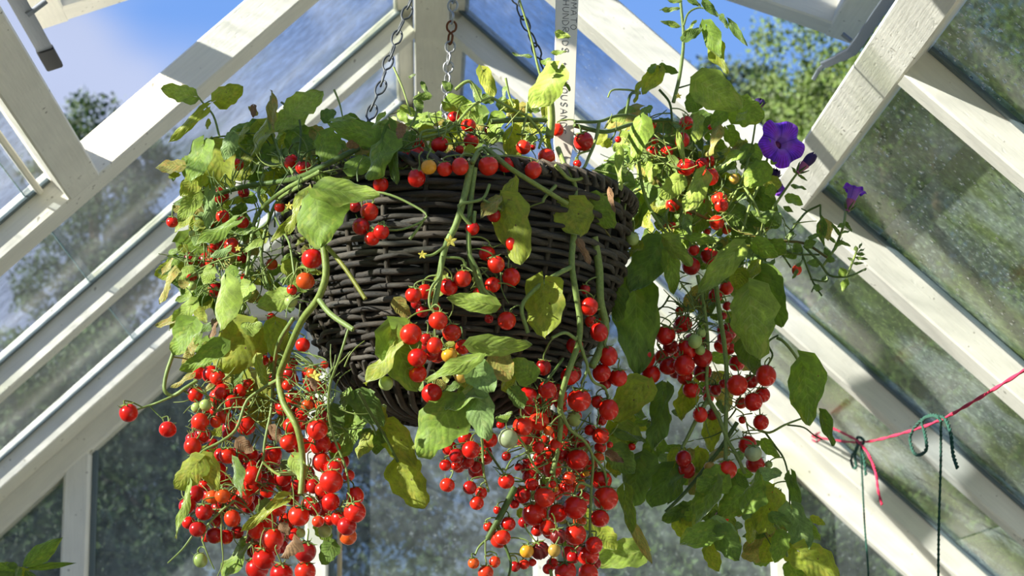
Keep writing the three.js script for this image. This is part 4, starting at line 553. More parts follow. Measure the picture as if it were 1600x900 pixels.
// fruit ---------------------------------------------------------------
const FRUIT = [
  [371,257,10,'r',0], [456,253,12,'r',0], [474,262,12,'r',0], [269,347,9,'r',3], [304,301,11,'r',0], [345,305,13,'d',0], [381,301,9,'d',0], [348,338,10.5,'r',2], [379,348,10,'r',2], [362,384,12,'r',2], [332,388,8,'r',0], [330,410,9,'r',0], [437,324,8,'r',1], [381,433,5,'r',0],
  [425,413,9,'o',1], [488,404,16,'r',4], [477,439,14,'o',4], [456,453,8,'r',2], [300,365,5,'g',2], [300,447,7,'g',2], [379,499,9,'r',0], [378,522,10,'r',0], [392,526,8,'r',0], [408,554,10,'r',0], [412,563,8,'r',0], [309,582,11,'r',0], [330,585,14,'r',1], [340,590,12,'r',2],
  [305,616,12,'r',2], [347,612,12,'r',2], [362,628,11,'r',2], [376,610,10,'r',2], [387,601,9,'r',1], [321,633,9,'g',3], [307,637,8,'g',2], [380,632,10,'o',1], [473,539,11,'r',0], [452,584,11,'d',0], [449,602,8,'r',2], [458,621,12,'r',0], [440,634,11,'r',0], [480,633,9,'o',2],
  [455,471,10,'g',2], [424,496,7,'r',0], [201,645,14,'r',3], [262,671,12.7,'r',3], [350,650,12,'p',2], [337,659,9,'p',2], [313,659,13.5,'r',3], [316,680,12,'r',1], [301,697,13,'r',3], [313,715,11,'r',1], [384,665,15,'r',2], [365,665,9,'p',0], [356,712,13,'r',2], [373,708,11,'r',1],
  [425,711,15,'r',2], [392,730,11,'r',2], [395,743,14,'r',2], [335,642,7,'r',0], [343,733,10,'r',0], [332,777,10.5,'o',3], [348,775,11.5,'o',3], [305,772,13,'d',1], [293,790,13,'d',1], [319,800,13,'d',3], [342,795,12,'d',1], [295,817,10,'r',1], [309,827,12.5,'d',3], [363,810,12.5,'p',3],
  [335,837,12.5,'d',2], [353,839,11,'r',1], [322,840,7,'r',1], [370,832,10,'d',0], [338,815,9,'d',0], [313,875,11,'g',2], [381,779,14,'r',2], [395,757,14,'r',1], [417,768,10,'r',2], [400,827,14,'r',2], [417,810,15,'r',1], [426,843,17,'r',4], [404,860,12,'r',2], [413,873,17,'r',3],
  [402,888,17,'r',2], [440,897,17,'r',3], [395,862,9,'d',0], [433,792,14,'r',1], [443,638,12,'r',0], [456,665,13,'r',2], [496,671,16,'r',4], [500,634,8,'p',1], [451,691,13,'r',3], [473,697,12,'r',2], [501,694,16,'r',2], [503,608,9,'d',0], [507,570,6,'r',0], [495,600,7,'r',0],
  [487,583,8,'o',1], [523,699,9,'r',1], [472,648,9,'r',0], [502,722,14,'r',2], [521,733,14,'r',2], [518,752,17.5,'r',4], [503,765,10.5,'r',3], [517,784,13.5,'r',3], [555,775,13.5,'r',2], [555,800,16.5,'r',4], [442,747,13,'d',0], [490,760,11,'d',0], [467,806,16,'r',3], [491,795,11,'d',1],
  [465,757,10,'d',0], [405,747,14,'d',0], [545,743,9,'r',0], [465,715,10,'d',0], [497,815,9,'p',3], [530,810,12,'r',2], [542,822,14.5,'d',3], [544,838,13,'o',1], [477,862,16.5,'d',4], [477,893,15.5,'r',3], [516,812,9,'r',1], [508,830,10,'g',0], [470,833,7,'g',1], [430,860,8,'r',1],
  [631,248,12,'r',1], [652,240,12,'r',1], [654,226,10,'r',0], [670,261,12,'y',3], [651,278,14,'r',2], [595,288,12,'r',0], [687,226,13.5,'r',2], [709,184,10,'d',0], [732,196,11.5,'r',1], [736,220,12,'r',2], [765,202,9,'d',0], [718,234,7,'r',2], [706,244,9,'r',0], [695,264,12,'r',3],
  [719,260,13.5,'r',3], [763,259,15.5,'r',3], [791,257,13,'r',1], [818,230,11.5,'r',3], [833,266,13.5,'r',3], [854,246,14,'r',3], [871,203,10,'r',1], [785,287,8,'o',0], [912,221,15.5,'d',3], [902,256,6.5,'r',3], [966,218,5,'r',1], [832,230,5,'d',0], [1018,194,8,'r',1], [1072,192,11,'r',1],
  [1066,219,12,'r',1], [1018,237,10,'r',0], [1042,237,10,'r',0], [1023,220,6,'r',0], [1111,199,5,'r',1], [1072,261,14,'r',2], [1097,256,10,'d',0], [1110,276,13.5,'r',2], [1110,248,6,'r',0], [1124,311,12.5,'r',2], [1127,321,11,'r',3], [1147,280,8,'h',2], [1075,332,7,'r',0], [1120,348,11.5,'r',2],
  [1135,359,7,'p',1], [1084,391,9,'r',1], [1080,416,14,'d',1], [1109,400,14,'d',1], [1135,450,11,'r',1], [1118,462,11,'r',1], [988,373,10.5,'g',3], [1050,352,6,'r',0], [1062,486,7,'p',1], [1038,350,6,'r',0], [1105,362,5,'r',0], [1096,471,5,'r',0], [1130,494,6,'d',0], [1136,478,7,'d',0],
  [1040,524,15.5,'r',3], [1068,506,13.5,'r',2], [1048,542,12,'d',1], [1009,560,15,'r',3], [1017,585,14.5,'r',2], [1034,558,11,'p',1], [1045,572,14,'d',2], [1074,545,15.5,'r',4], [1086,533,11,'g',5], [1095,520,8,'g',4], [1094,547,8,'g',4], [1069,571,16.5,'r',4], [1098,559,15,'d',3], [1098,582,14,'d',2],
  [1070,589,12,'r',2], [1080,609,13,'r',2], [1133,528,12,'d',1], [1152,602,16,'r',3], [1173,596,11,'d',1], [1197,587,16,'r',3], [1191,617,12,'r',1], [1177,628,14,'r',3], [1158,630,9,'p',1], [1118,609,9,'d',1], [1094,648,11.5,'r',3], [1113,648,9,'d',1], [1189,660,12,'r',3], [1160,656,6,'r',1],
  [1130,600,7,'d',0], [914,452,8,'d',1], [920,479,14.5,'r',4], [923,502,9,'r',1], [936,519,14,'r',4], [940,502,6,'r',0], [898,540,13,'d',1], [950,556,15,'r',3], [940,583,14,'r',2], [966,590,14,'r',3], [946,599,9,'d',1], [890,588,13.5,'r',2], [849,574,12,'d',0], [855,609,14,'r',3],
  [905,625,18,'r',4], [785,575,10,'d',0], [825,618,14,'r',2], [934,628,10,'r',2], [951,640,15.5,'r',4], [842,658,15,'r',3], [817,666,15,'r',3], [819,687,13,'d',1], [857,673,7.5,'o',4], [873,674,14,'r',2], [868,696,10,'r',2], [841,698,9.5,'r',4], [939,681,13,'r',3], [922,672,9,'r',1],
  [953,695,5,'r',1], [938,699,9,'r',1], [897,655,11,'g',0], [794,685,15,'w',4], [940,657,8,'d',0], [881,639,5,'r',0], [987,698,6,'r',0], [791,752,12,'r',4], [831,757,10,'r',3], [816,773,13,'d',2], [851,777,15.5,'r',4], [835,803,18.5,'r',3], [871,802,14.5,'r',3], [899,793,17.5,'r',4],
  [889,747,10,'p',4], [862,757,7,'r',3], [868,764,5,'y',1], [902,718,17,'r',3], [863,733,14,'r',2], [905,757,10,'o',1], [884,762,7,'r',0], [916,740,5,'y',2], [939,750,16,'r',2], [947,779,18.5,'r',4], [937,810,14,'r',4], [794,819,11,'r',3], [804,788,7,'r',1], [819,816,9,'d',0],
  [810,730,6,'d',0], [855,825,12,'r',3], [839,829,9,'r',2], [899,835,16.5,'r',4], [872,838,13,'k',4], [785,840,12,'r',3], [935,716,9,'o',1], [842,715,8,'r',1], [823,720,6,'d',0], [906,814,10,'o',1], [791,713,7,'d',0], [843,860,15,'k',4], [823,861,10.5,'y',4], [866,860,9.5,'h',5],
  [928,852,13,'r',4], [919,868,16,'r',3], [896,871,10,'d',2], [884,893,16,'r',4], [919,896,15,'r',4], [863,881,9,'r',2], [832,879,6,'r',2], [819,882,8,'r',2], [805,885,8,'d',2], [856,889,8,'r',2], [931,880,8,'d',1], [696,727,9,'r',2], [699,758,11,'r',3], [736,703,13.5,'r',4],
  [713,712,11,'d',2], [702,700,11,'r',1], [727,685,11,'r',1], [732,722,9,'d',2], [712,728,7,'r',1], [743,730,9,'d',1], [760,716,6.5,'r',1], [734,762,10.5,'d',3], [752,770,9,'r',2], [745,786,10.5,'r',3], [765,687,12,'r',1], [763,823,7.5,'r',2], [777,797,6,'r',1], [780,843,13,'r',2],
  [740,880,8.5,'o',3], [773,878,8.5,'p',3], [759,895,11.5,'p',3], [646,461,12.5,'r',3], [664,456,12,'r',1], [650,475,8,'d',0], [701,448,14,'r',2], [723,435,13.5,'r',3], [685,501,14.5,'r',4], [642,522,16.5,'r',4], [706,520,14,'r',3], [679,540,12.5,'r',4], [674,552,12,'d',2], [652,559,14.5,'r',4],
  [653,584,13.5,'r',3], [702,555,12,'y',5], [723,542,11.5,'r',2], [748,458,9,'r',1], [770,445,12,'r',2], [799,433,14,'r',3], [774,477,9,'d',1], [792,501,14,'r',2], [764,498,7,'d',0], [720,589,10,'h',4], [781,576,11,'d',1], [688,556,9,'d',1], [675,615,15.5,'r',2], [603,599,11,'g',4],
  [782,664,6,'r',1], [738,357,11,'r',3], [772,337,11,'d',3], [802,381,12,'r',4], [761,396,12.5,'r',3], [775,413,13.5,'r',3], [821,335,5,'r',1], [577,331,14,'r',3], [564,354,13.5,'d',3], [596,362,12,'r',4], [581,373,11.5,'r',3], [555,323,9,'d',1], [1068,717,12.5,'d',3], [1073,734,13,'d',2],
  [1109,730,9,'h',2], [1136,734,15,'r',3], [1177,708,13,'w',4], [1168,695,14,'r',2], [1180,725,14,'d',2], [1201,726,6,'g',2], [1207,778,11,'r',1], [1140,770,8,'d',1], [1128,808,11,'r',2], [1245,422,8,'p',2],
];
{
  const skin = (c, seed, rough = 0.25) => { const col = new THREE.Color(c); const t = texture(128, (u, v) => { const k = 0.94 + 0.14 * tile(u, v, 4, seed, 3), dot = smooth(0.34, 0.44, tile(u, v, 22, seed + 3, 2)) * 0.18; return [lerp(col.r ** (1 / 2.2) * k, 0.95, dot), lerp(col.g ** (1 / 2.2) * k, 0.6, dot), lerp(col.b ** (1 / 2.2) * k, 0.25, dot)]; }, true); t.repeat.set(2, 1); return new THREE.MeshPhysicalMaterial({ map: t, roughness: rough, clearcoat: 0.25, clearcoatRoughness: 0.14, specularIntensity: 0.65 }); };
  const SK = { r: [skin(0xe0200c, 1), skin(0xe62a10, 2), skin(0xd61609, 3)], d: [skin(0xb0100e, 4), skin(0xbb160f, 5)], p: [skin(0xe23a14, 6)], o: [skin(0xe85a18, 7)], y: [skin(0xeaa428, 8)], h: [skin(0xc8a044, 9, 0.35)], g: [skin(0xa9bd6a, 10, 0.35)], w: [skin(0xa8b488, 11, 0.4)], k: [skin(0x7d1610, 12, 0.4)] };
  const words = { o: 'orange ripening tomato', y: 'yellow tomato', h: 'dull ochre half-ripe tomato', g: 'pale green unripe tomato', w: 'whitish green unripe tomato', k: 'dark split and wrinkled tomato' };
  // a few fruit shapes: round, flattened, slightly long, lobed; the stalk end is +y
  const shapes = [[1, 0.97, 0], [1.02, 0.93, 0.012], [0.97, 1.05, 0], [1, 0.96, 0.03], [1, 1, 0.008]].map(([a, b, lobe], k) => {
    const g = new THREE.SphereGeometry(1, 26, 18), p = g.attributes.position;
    for (let i = 0; i < p.count; i++) { const x = p.getX(i), y = p.getY(i), z = p.getZ(i), th = Math.atan2(z, x), q = Math.hypot(x, z), f = a * (1 + lobe * Math.cos(5 * th + k)); const dip = y > 0 ? 0.16 * Math.exp(-q * q * 14) : -0.02 * Math.exp(-q * q * 20); p.setXYZ(i, x * f, y * b - dip, z * f); }
    g.computeVertexNormals(); return g;
  });
  const wrinkled = (() => { const g = new THREE.SphereGeometry(1, 32, 24), p = g.attributes.position; for (let i = 0; i < p.count; i++) { const v = V().fromBufferAttribute(p, i), th = Math.atan2(v.z, v.x), k = 1 - 0.10 * Math.abs(Math.sin(th * 4 + v.y * 2)) - 0.08 * Math.abs(fbm(v.x * 3, v.y * 3, v.z * 3, 3)) - 0.22 * Math.exp(-Math.pow((th - 1.4) * 5, 2)) * (1 - v.y * v.y); p.setXYZ(i, v.x * k, v.y * k * 0.96, v.z * k); } g.computeVertexNormals(); return g; })();
  // place them: what is seen in front hangs nearer, and no two fruits share room
  const F = FRUIT.map(([x, y, r, k, layer], i) => ({ x, y, r, k, layer, i, d: depthAt(x, y) + 0.012 - layer * 0.0115 }));
  const set = (f) => { f.p = at(f.x, f.y, f.d); f.R = f.r * 1.06 * f.d / FOCAL; };
  { const R = rng(6161); for (const [cx, cy, rx, ry, n] of [[365, 690, 70, 110, 42], [420, 800, 60, 80, 22], [490, 720, 45, 90, 22], [440, 590, 60, 40, 14], [880, 720, 50, 150, 44], [830, 690, 40, 60, 10], [1075, 550, 30, 45, 8], [1130, 570, 30, 80, 8], [680, 520, 40, 50, 8], [730, 710, 30, 30, 6], [350, 400, 60, 70, 10], [1090, 300, 50, 70, 8]])
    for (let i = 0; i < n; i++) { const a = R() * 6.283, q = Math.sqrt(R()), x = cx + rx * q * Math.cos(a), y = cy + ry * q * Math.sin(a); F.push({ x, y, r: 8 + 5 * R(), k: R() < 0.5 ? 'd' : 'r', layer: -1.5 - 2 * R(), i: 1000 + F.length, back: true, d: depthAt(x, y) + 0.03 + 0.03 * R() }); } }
  F.forEach(set);
  const order = F.slice().sort((a, b) => a.layer - b.layer);
  for (let it = 0; it < 60; it++) for (let i = 0; i < order.length; i++) for (let j = i + 1; j < order.length; j++) {
    const a = order[i], b = order[j]; if (Math.abs(a.x - b.x) > 40 || Math.abs(a.y - b.y) > 40) continue;
    const gap = a.R + b.R - a.p.distanceTo(b.p); if (gap > 0.0004) { a.d += gap * 0.6; b.d -= gap * 0.6; set(a); set(b); }
  }
  // stalk points of the stems, for the pedicels
  const nodes = []; for (const s of STEMS) { const c = new THREE.CatmullRomCurve3(s.pts, false, 'centripetal'); for (let i = 0; i <= 24; i++) nodes.push(c.getPoint(i / 24)); }
  const sep = (() => { const g = []; for (let k = 0; k < 5; k++) { const a = k / 5 * 6.283, c = V(Math.cos(a), 0, Math.sin(a)); g.push(tube([V(0, 0, 0), c.clone().multiplyScalar(0.30).setY(0.05), c.clone().multiplyScalar(0.62).setY(-0.02 + 0.05 * (k % 2)), c.clone().multiplyScalar(0.92).setY(0.06 + 0.16 * (k % 3))], [0.085, 0.10, 0.07, 0.02], 5, 2)); } return mergeGeometries(g); })();
  const rank = F.slice().sort((a, b) => (b.back ? b.r - 50 : b.r) - (a.back ? a.r - 50 : a.r)); rank.forEach((f, i) => { f.small = i >= 298;  }); const rest = new Map(), put = (g, m) => { if (!rest.has(m)) rest.set(m, []); rest.get(m).push(g); };
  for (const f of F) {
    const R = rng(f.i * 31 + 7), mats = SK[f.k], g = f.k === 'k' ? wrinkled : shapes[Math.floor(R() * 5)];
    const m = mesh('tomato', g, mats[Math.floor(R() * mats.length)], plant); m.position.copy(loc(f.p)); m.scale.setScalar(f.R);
    const ax = V((R() - 0.5) * 0.9, 1, (R() - 0.45) * 1.1).normalize(); m.quaternion.setFromUnitVectors(V(0, 1, 0), ax);
    if (words[f.k]) m.userData.label = words[f.k];
    // calyx and the stalk it hangs on, in the fruit's own space
    const here = loc(f.p); let best = null, bd = 1e9;
    for (const n of nodes) { const dy = n.y - here.y; if (dy < f.R * 0.6) continue; const q = n.distanceTo(here) + (dy < f.R * 1.4 ? 0.02 : 0); if (q < bd) { bd = q; best = n; } }
    const inv = m.quaternion.clone().invert(), toLocal = (w) => w.clone().sub(here).applyQuaternion(inv).divideScalar(f.R);
    let end = best && bd < 0.042 ? toLocal(best) : V((R() - 0.5) * 1.2, 2.1 + R() * 0.9, (R() - 0.7) * 1.0);
    const kn = V(0, 1.35, 0).add(V((R() - .5) * .3, 0, (R() - .5) * .3)), mid = end.clone().lerp(kn, 0.5).add(V((R() - .5) * .6, 0.35, (R() - .5) * .6)), w = 1.25 * PX(2) / f.R;
    const sepals = sep.clone(); sepals.translate(0, 0.86, 0);
    mesh('calyx', mergeGeometries([sepals, tube([V(0, 0.82, 0), kn, mid, end], [w * 1.25, w, w, w * 1.1], 5, 3)]), R() < 0.6 ? stemMat.g : R() < 0.5 ? stemMat.d : stemMat.p, m);
    if (f.small) { plant.remove(m); m.updateMatrix(); put(g.clone().applyMatrix4(m.matrix), m.material); const c = m.children[0]; put(c.geometry.applyMatrix4(m.matrix), c.material); }
  }
  { const ms = [...rest.keys()], q = mesh('small_tomatoes', mergeGeometries(ms.map(k => mergeGeometries(rest.get(k))), true), ms, plant); q.userData = { kind: 'stuff', label: 'small cherry tomatoes deep among the trusses' }; }
}
{ // small yellow star flowers and dried flower tips
  const ym = new THREE.MeshPhysicalMaterial({ color: 0xe8d65a, roughness: 0.7, transmission: 0.2, thickness: 0, side: THREE.DoubleSide });
  for (const [x, y, r] of [[704, 377, 10], [660, 398, 7], [492, 588, 10], [452, 322, 7], [1060, 150, 6], [372, 388, 6]]) {
    const g = []; for (let k = 0; k < 5; k++) { const a = k * 1.2566; g.push(leafGeometry(r * PX(2), r * 0.5 * PX(2), 900 + k + x, { lance: 1, bend: 0.3, cup: 0.2, ruffle: 0 }).rotateX(0.3).rotateZ(a)); }
    const m = mesh('flower', mergeGeometries(g), ym, plant); m.position.copy(loc(at(x, y, depthAt(x, y) - 0.05))); m.userData.label = 'small yellow tomato flower';
  }
}

// ------------------------------------------------------------------ petunia
{
  const org = V(BX + 0.10, RIM - 0.016, -BD), pt = thing('petunia_plant', 'petunia with violet trumpet flowers trailing from the right side of the basket', 'petunia', [org.x, org.y, org.z]);
  const lc = (x, y, d) => at(x, y, d).sub(org), D = 2.14;
  const S = (k, r0, r1, d, ...c) => { const p = []; for (let i = 0; i < c.length; i += 2) p.push(lc(c[i], c[i + 1], d + 0.01 * Math.sin(i * 1.7))); mesh('stem', tube(p, [r0 * PX(2), r1 * PX(2)], 6, 4), stemMat[k], pt); };
  S('t', 3, 2.4, D, 1010, 262, 1060, 318, 1130, 352, 1200, 375, 1256, 380, 1292, 402); S('d', 2.2, 1.8, D, 1228, 372, 1252, 340, 1262, 330, 1282, 320); S('d', 2.4, 1.8, D, 1256, 384, 1282, 412, 1296, 430, 1324, 432, 1353, 420); S('g', 2.4, 2.4, D, 1284, 418, 1302, 392, 1312, 370, 1319, 348, 1321, 330);
  S('g', 2.2, 1.8, D, 1322, 434, 1332, 410, 1340, 388); S('d', 2, 1.6, D, 1250, 388, 1262, 420, 1272, 444, 1284, 462); S('d', 1.6, 1.2, D, 1274, 444, 1268, 456); S('d', 1.8, 1.4, D, 1266, 436, 1290, 440, 1294, 436); S('g', 2.6, 2, D, 1180, 372, 1205, 330, 1228, 295, 1246, 270); S('g', 2.4, 2, D, 1160, 362, 1172, 320, 1190, 280, 1202, 236); S('d', 2.4, 1.8, D, 1200, 378, 1240, 396, 1280, 398); S('g', 2.6, 2, D - 0.01, 1162, 290, 1180, 320, 1194, 360, 1200, 380); S('d', 1.6, 1.2, D, 1260, 330, 1252, 326); S('g', 2, 1.6, D, 1120, 350, 1150, 300, 1172, 240, 1184, 168);
  S('d', 1.8, 1.4, D, 1282, 320, 1282, 336, 1284, 350); S('d', 2, 1.6, D, 1212, 378, 1224, 400, 1236, 418); S('g', 2, 1.6, D, 1190, 376, 1192, 400, 1186, 440);
  for (const [bx, by, tx, ty, w, k, o] of [[1235, 290, 1260, 294, 9, 'd'], [1246, 272, 1262, 282, 5, 'd'], [1246, 272, 1236, 260, 5, 'd'], [1246, 272, 1258, 268, 4, 'd'], [1226, 306, 1256, 318, 20, 'g'], [1224, 322, 1240, 332, 9, 'd'], [1222, 290, 1192, 286, 30, 'y'], [1214, 296, 1196, 300, 20, 'g'], [1284, 336, 1280, 384, 20, 'd'], [1286, 340, 1296, 376, 22, 'c'], [1320, 346, 1330, 362, 7, 'd'], [1312, 368, 1300, 346, 7, 'd'], [1314, 366, 1330, 358, 6, 'd'], [1308, 376, 1330, 384, 7, 'd'], [1306, 380, 1292, 366, 6, 'd'], [1302, 392, 1316, 372, 10, 'g'], [1338, 392, 1336, 384, 7, 'd'], [1338, 396, 1352, 398, 7, 'd'], [1336, 402, 1356, 406, 6, 'd'], [1332, 412, 1350, 410, 5, 'd'], [1334, 408, 1324, 402, 5, 'd'], [1324, 434, 1314, 455, 13, 'g'], [1320, 432, 1312, 418, 14, 'g'], [1354, 420, 1346, 424, 4, 'd'], [1256, 384, 1276, 378, 14, 'd'], [1250, 386, 1220, 402, 22, 'd'], [1240, 380, 1254, 396, 14, 'd'], [1282, 412, 1262, 410, 14, 'd'], [1286, 440, 1292, 430, 12, 'd'], [1270, 448, 1286, 452, 12, 'd'], [1200, 376, 1230, 400, 26, 'g'], [1180, 340, 1212, 332, 26, 'd'], [1212, 330, 1222, 352, 12, 'b'], [1196, 350, 1160, 330, 24, 'd'], [1170, 300, 1150, 320, 26, 'd'], [1204, 256, 1216, 246, 10, 'g'], [1202, 240, 1188, 226, 12, 'g'], [1204, 226, 1196, 212, 8, 'l'], [1176, 372, 1196, 410, 20, 'b'], [1230, 376, 1242, 362, 10, 'd'], [1290, 402, 1306, 408, 12, 'd'], [1296, 400, 1288, 386, 10, 'd'], [1246, 420, 1238, 436, 8, 'd'], [1244, 416, 1254, 410, 6, 'd'], [1186, 400, 1170, 426, 18, 'b'], [1262, 372, 1282, 366, 10, 'd'], [1320, 350, 1308, 356, 8, 'd'], [1342, 388, 1346, 378, 5, 'd'], [1340, 394, 1352, 388, 5, 'd']]) leaf(pt, org, bx, by, tx, ty, w, k, 1, { d: D - 0.005, lance: 1, ...(o || {}) });
  // flowers
  const pet = texture(256, (u, v) => { const th = u * 6.2832 * 5, rib = 0.5 + 0.5 * Math.cos(th), k = 0.9 + 0.3 * tile(u, v, 8, 3, 3) + 0.12 * Math.sin(u * 300); const th0 = smooth(0.82, 0.48, v); let c = [0.46 * k + 0.10 * rib, 0.18 * k, 0.90 * k]; c = [lerp(c[0], 0.62, th0 * 0.7), lerp(c[1], 0.50, th0 * 0.6), lerp(c[2], 0.72, th0 * 0.5)]; const line = smooth(0.06, 0.0, Math.abs(((u * 5) % 1) - 0.5)) * 0.5; return [lerp(c[0], 0.20, line), lerp(c[1], 0.03, line), lerp(c[2], 0.42, line)]; }, true);
  const petM = new THREE.MeshPhysicalMaterial({ map: pet, roughness: 0.95, transmission: 0.3, thickness: 0, sheen: 0.4, sheenColor: new THREE.Color(0.6, 0.3, 1), side: THREE.DoubleSide });
  const dark = new THREE.MeshPhysicalMaterial({ color: 0x2c0f52, roughness: 0.7, side: THREE.DoubleSide }), tubeM = new THREE.MeshStandardMaterial({ color: 0x9c4f78, roughness: 0.7, side: THREE.DoubleSide });
  function flower(x, y, d, R, len, axis, label, closed = 0, seed = 1) {
    const nu = 60, nv = 22, pos = [], uv = [], idx = [], rr = rng(seed), ph = rr() * 6;
    for (let j = 0; j <= nv; j++) for (let i = 0; i <= nu; i++) {
      const s = j / nv, th = i / nu * 2 * Math.PI, fl = smooth(0.35, 1, s), r0 = lerp(0.0022, 0.0062, smooth(0, 0.5, s));
      let r = lerp(r0, R * (1 - 0.62 * closed) * (1 + 0.10 * Math.cos(5 * th)), Math.pow(fl, 1.6)); const h = len * (s < 0.5 ? s * 1.55 : 0.775 + 0.225 * Math.sin((s - 0.5) * Math.PI)) - R * 0.25 * Math.pow(fl, 5) * (1 - closed) + R * 0.10 * Math.sin(th * 9 + ph) * Math.pow(fl, 3) + R * 0.06 * Math.cos(5 * th + 0.6) * fl;
      pos.push(r * Math.cos(th), h, r * Math.sin(th)); uv.push(i / nu, s);
    }
    for (let j = 0; j < nv; j++) for (let i = 0; i < nu; i++) { const a = j * (nu + 1) + i; idx.push(a, a + nu + 1, a + 1, a + 1, a + nu + 1, a + nu + 2); }
    const g = new THREE.BufferGeometry(); g.setAttribute('position', new THREE.Float32BufferAttribute(pos, 3)); g.setAttribute('uv', new THREE.Float32BufferAttribute(uv, 2)); g.setIndex(idx); g.computeVertexNormals();
    const m = mesh('flower', g, closed ? dark : petM, pt); m.userData.label = label; m.quaternion.setFromUnitVectors(V(0, 1, 0), axis.clone().normalize()); m.position.copy(lc(x, y, d));
    const tp = []; for (let i = 0; i <= 5; i++) tp.push(V(0, len * 0.46 * i / 5, 0)); mesh('flower_tube', tube(tp, [0.0024, 0.0032, 0.0044, 0.0056], 8, 2), tubeM, m);
    const sp = []; for (let k = 0; k < 5; k++) { const a = k * 1.2566; sp.push(tube([V(0, 0, 0), V(0.004 * Math.cos(a), 0.004, 0.004 * Math.sin(a)), V(0.008 * Math.cos(a), 0.011, 0.008 * Math.sin(a))], [0.0012, 0.0013, 0.0004], 4, 2)); } mesh('calyx', mergeGeometries(sp), stemMat.d, m);
  }
  flower(1206, 232, 2.16, 40 * PX(2.1), 0.030, V(0.30, -0.02, 1), 'large open violet petunia flower facing forward', 0, 3);
  flower(1324, 330, 2.13, 20 * PX(2.1), 0.030, V(0.38, 1, -0.05), 'dark violet petunia trumpet seen from the side', 0, 5);
  flower(1246, 270, 2.13, 12 * PX(2.1), 0.029, V(0.8, 0.85, 0.1), 'closed withered petunia bloom', 1, 7);
  flower(1206, 300, 2.165, 15 * PX(2.1), 0.016, V(0.2, 0.15, 1), 'half hidden violet petunia bloom under the leaves', 0, 9);
  flower(1184, 170, 2.16, 10 * PX(2.1), 0.012, V(0.2, 0.8, 0.6), 'small dark petunia bud behind the leaves', 1, 11);
  flower(1206, 282, 2.17, 14 * PX(2.1), 0.014, V(0.3, 0.7, 0.6), 'dark petunia bloom tucked below the large flower', 1, 13);
}
// ------------------------------------------------------------------ twine
function twisted(points, r, turns, sub = 10) {
  const c = new THREE.CatmullRomCurve3(points, false, 'centripetal'), n = points.length * sub, out = [];
  for (let k = 0; k < 2; k++) { const p = []; for (let i = 0; i <= n; i++) { const t = i / n, q = c.getPoint(t), T = c.getTangent(t), N = V(0.3, 0.2, 1).addScaledVector(T, -V(0.3, 0.2, 1).dot(T)).normalize(), B = T.clone().cross(N), a = t * turns * 6.2832 + k * Math.PI; p.push(q.addScaledVector(N, Math.cos(a) * r * 0.55).addScaledVector(B, Math.sin(a) * r * 0.55)); } out.push(tube(p, [r * 0.62], 6, 1)); }
  return mergeGeometries(out);
}
{
  const red = new THREE.MeshStandardMaterial({ color: 0xc4264c, roughness: 0.85 }), green = new THREE.MeshStandardMaterial({ color: 0x1d4a3e, roughness: 0.95 });
  const dAt = (px) => 1 / (0.2531 + 0.00078 * (px - 1275)), P = (x, y, dd = 0) => at(x, y, dAt(x) + dd);
  const tw = thing('red_twine', 'red twine tied across under the right roof slope', 'twine');
  const line = [P(1272, 683), P(1345, 691), P(1400, 680), P(1470, 656), P(1530, 622), P(1600, 579), P(1700, 515), P(1800, 448)];
  mesh('line', twisted(line, 0.0021, 150, 40), red, tw);
  mesh('loose_end', twisted([P(1290, 664, -0.02), P(1320, 678, -0.02), P(1342, 691, -0.02), P(1358, 712, -0.02), P(1369, 742, -0.02), P(1372, 765, -0.02), P(1378, 788, -0.02)], 0.0024, 22, 8), red, tw);
  mesh('nail_wrap', twisted([P(1268, 678, 0.01), P(1282, 684, -0.02), P(1276, 690, 0.0), P(1266, 684, -0.01), P(1280, 676, -0.02)], 0.0022, 6, 6), red, tw);
  const g1 = thing('green_twine', 'thin dark green string with a small bow, left of the two on the red twine', 'string', [0, 0, 0], 'green strings'), a = -0.012;
  mesh('hanging_string', twisted([P(1345, 692, a), P(1347, 740, a), P(1351, 820, a), P(1357, 905, a), at(1358, 1200, 3.2)], 0.0019, 130, 40), green, g1);
  mesh('bow', twisted([P(1345, 692, a), P(1338, 700, a), P(1330, 718, a), P(1333, 730, a), P(1338, 728, a), P(1336, 712, a), P(1340, 696, a), P(1339, 686, a), P(1345, 684, a), P(1350, 690, a), P(1346, 698, a), P(1350, 716, a), P(1353, 742, a)], 0.0024, 24, 8), green, g1);
  const g2 = thing('green_twine', 'dark green string with a wide bow loop, right of the two on the red twine', 'string', [0, 0, 0], 'green strings'), b = -0.01;
  mesh('hanging_string', twisted([P(1470, 656, b), P(1470, 720, b), P(1467, 820, b), P(1466, 905, b), at(1464, 1300, 2.42)], 0.0021, 120, 40), green, g2);
  mesh('bow', twisted([P(1471, 658, b), P(1464, 651, b), P(1450, 651, b), P(1434, 662, b), P(1422, 684, b), P(1427, 705, b), P(1439, 710, b), P(1448, 698, b), P(1445, 676, b), P(1441, 660, b), P(1450, 650, b), P(1466, 650, b), P(1478, 656, b), P(1486, 680, b), P(1489, 708, b), P(1496, 731, b)], 0.0024, 30, 8), green, g2);
}
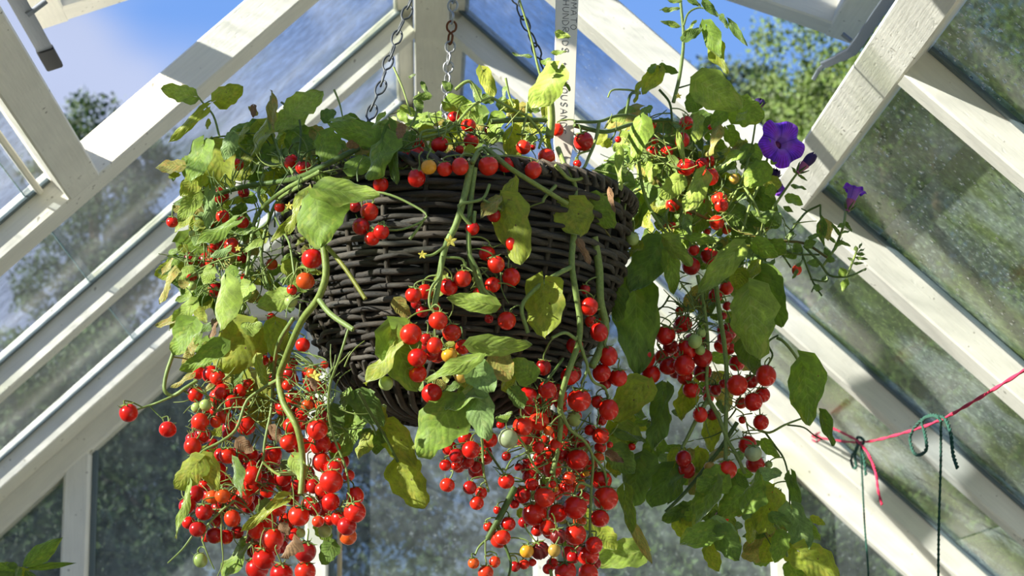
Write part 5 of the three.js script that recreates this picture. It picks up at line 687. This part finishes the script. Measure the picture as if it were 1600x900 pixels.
{ // pepper plant in a pot on the floor, only its top leaves reach the frame
  const b = at(28, 885, 2.45), pp = thing('pepper_plant', 'young pepper plant with glossy pointed leaves, bottom left corner', 'pepper plant', [b.x, 0, b.z]), org = V(b.x, 0, b.z);
  for (const [bx, by, tx, ty, w, k, o] of [[36, 886, 93, 836, 30, 'g', { roll: 0.1, bend: 0.1, cup: 0.3 }], [40, 888, 119, 881, 11, 'g', { roll: 0.2, bend: 0.25 }], [30, 892, -12, 884, 18, 'g'], [32, 886, 50, 910, 14, 'y'], [28, 886, 10, 880, 12, 'd'], [34, 888, 20, 910, 14, 'g'], [40, 892, 70, 930, 26, 'd'], [22, 895, -20, 930, 30, 'd']]) leaf(pp, org, bx, by, tx, ty, w, k, 1, { d: 2.45, lance: 1, ruffle: 0.01, ...(o || {}) });
  mesh('stem', tube([V(0, 0.22, 0), V(0.02, 0.8, 0.02), V(-0.01, 1.3, 0), b.clone().sub(org)], [0.006, 0.005, 0.003], 8, 6), stemMat.g, pp);
  const pot = [[0.001, 0], [0.085, 0], [0.105, 0.17], [0.116, 0.17], [0.116, 0.20], [0.106, 0.20], [0.100, 0.185], [0.001, 0.185]].map(q => new THREE.Vector2(...q));
  mesh('pot', new THREE.LatheGeometry(pot, 40), new THREE.MeshStandardMaterial({ color: 0xa65a3a, roughness: 0.9, side: THREE.DoubleSide }), pp);
}
{
  const c = at(531, 838, 3.75), cane = thing('bamboo_cane', 'thin pale bamboo cane upright before the dusty middle pane', 'cane', [c.x, 0, c.z]);
  const cm = new THREE.MeshStandardMaterial({ color: 0xc9b083, roughness: 0.6 });
  mesh('cane', tube([V(0, 0, 0), V(-0.004, 0.9, 0), V(0, c.y + 0.02, 0)], [0.0052, 0.0046], 10, 8), cm, cane);
  for (let k = 1; k < 9; k++) { const n = new THREE.TorusGeometry(0.005, 0.0012, 6, 14); n.rotateX(Math.PI / 2); const m = mesh('node_ring', n, cm, cane); m.position.set(-0.002, k * 0.24 - 0.05, 0); }
}

renderer.render(scene, camera);
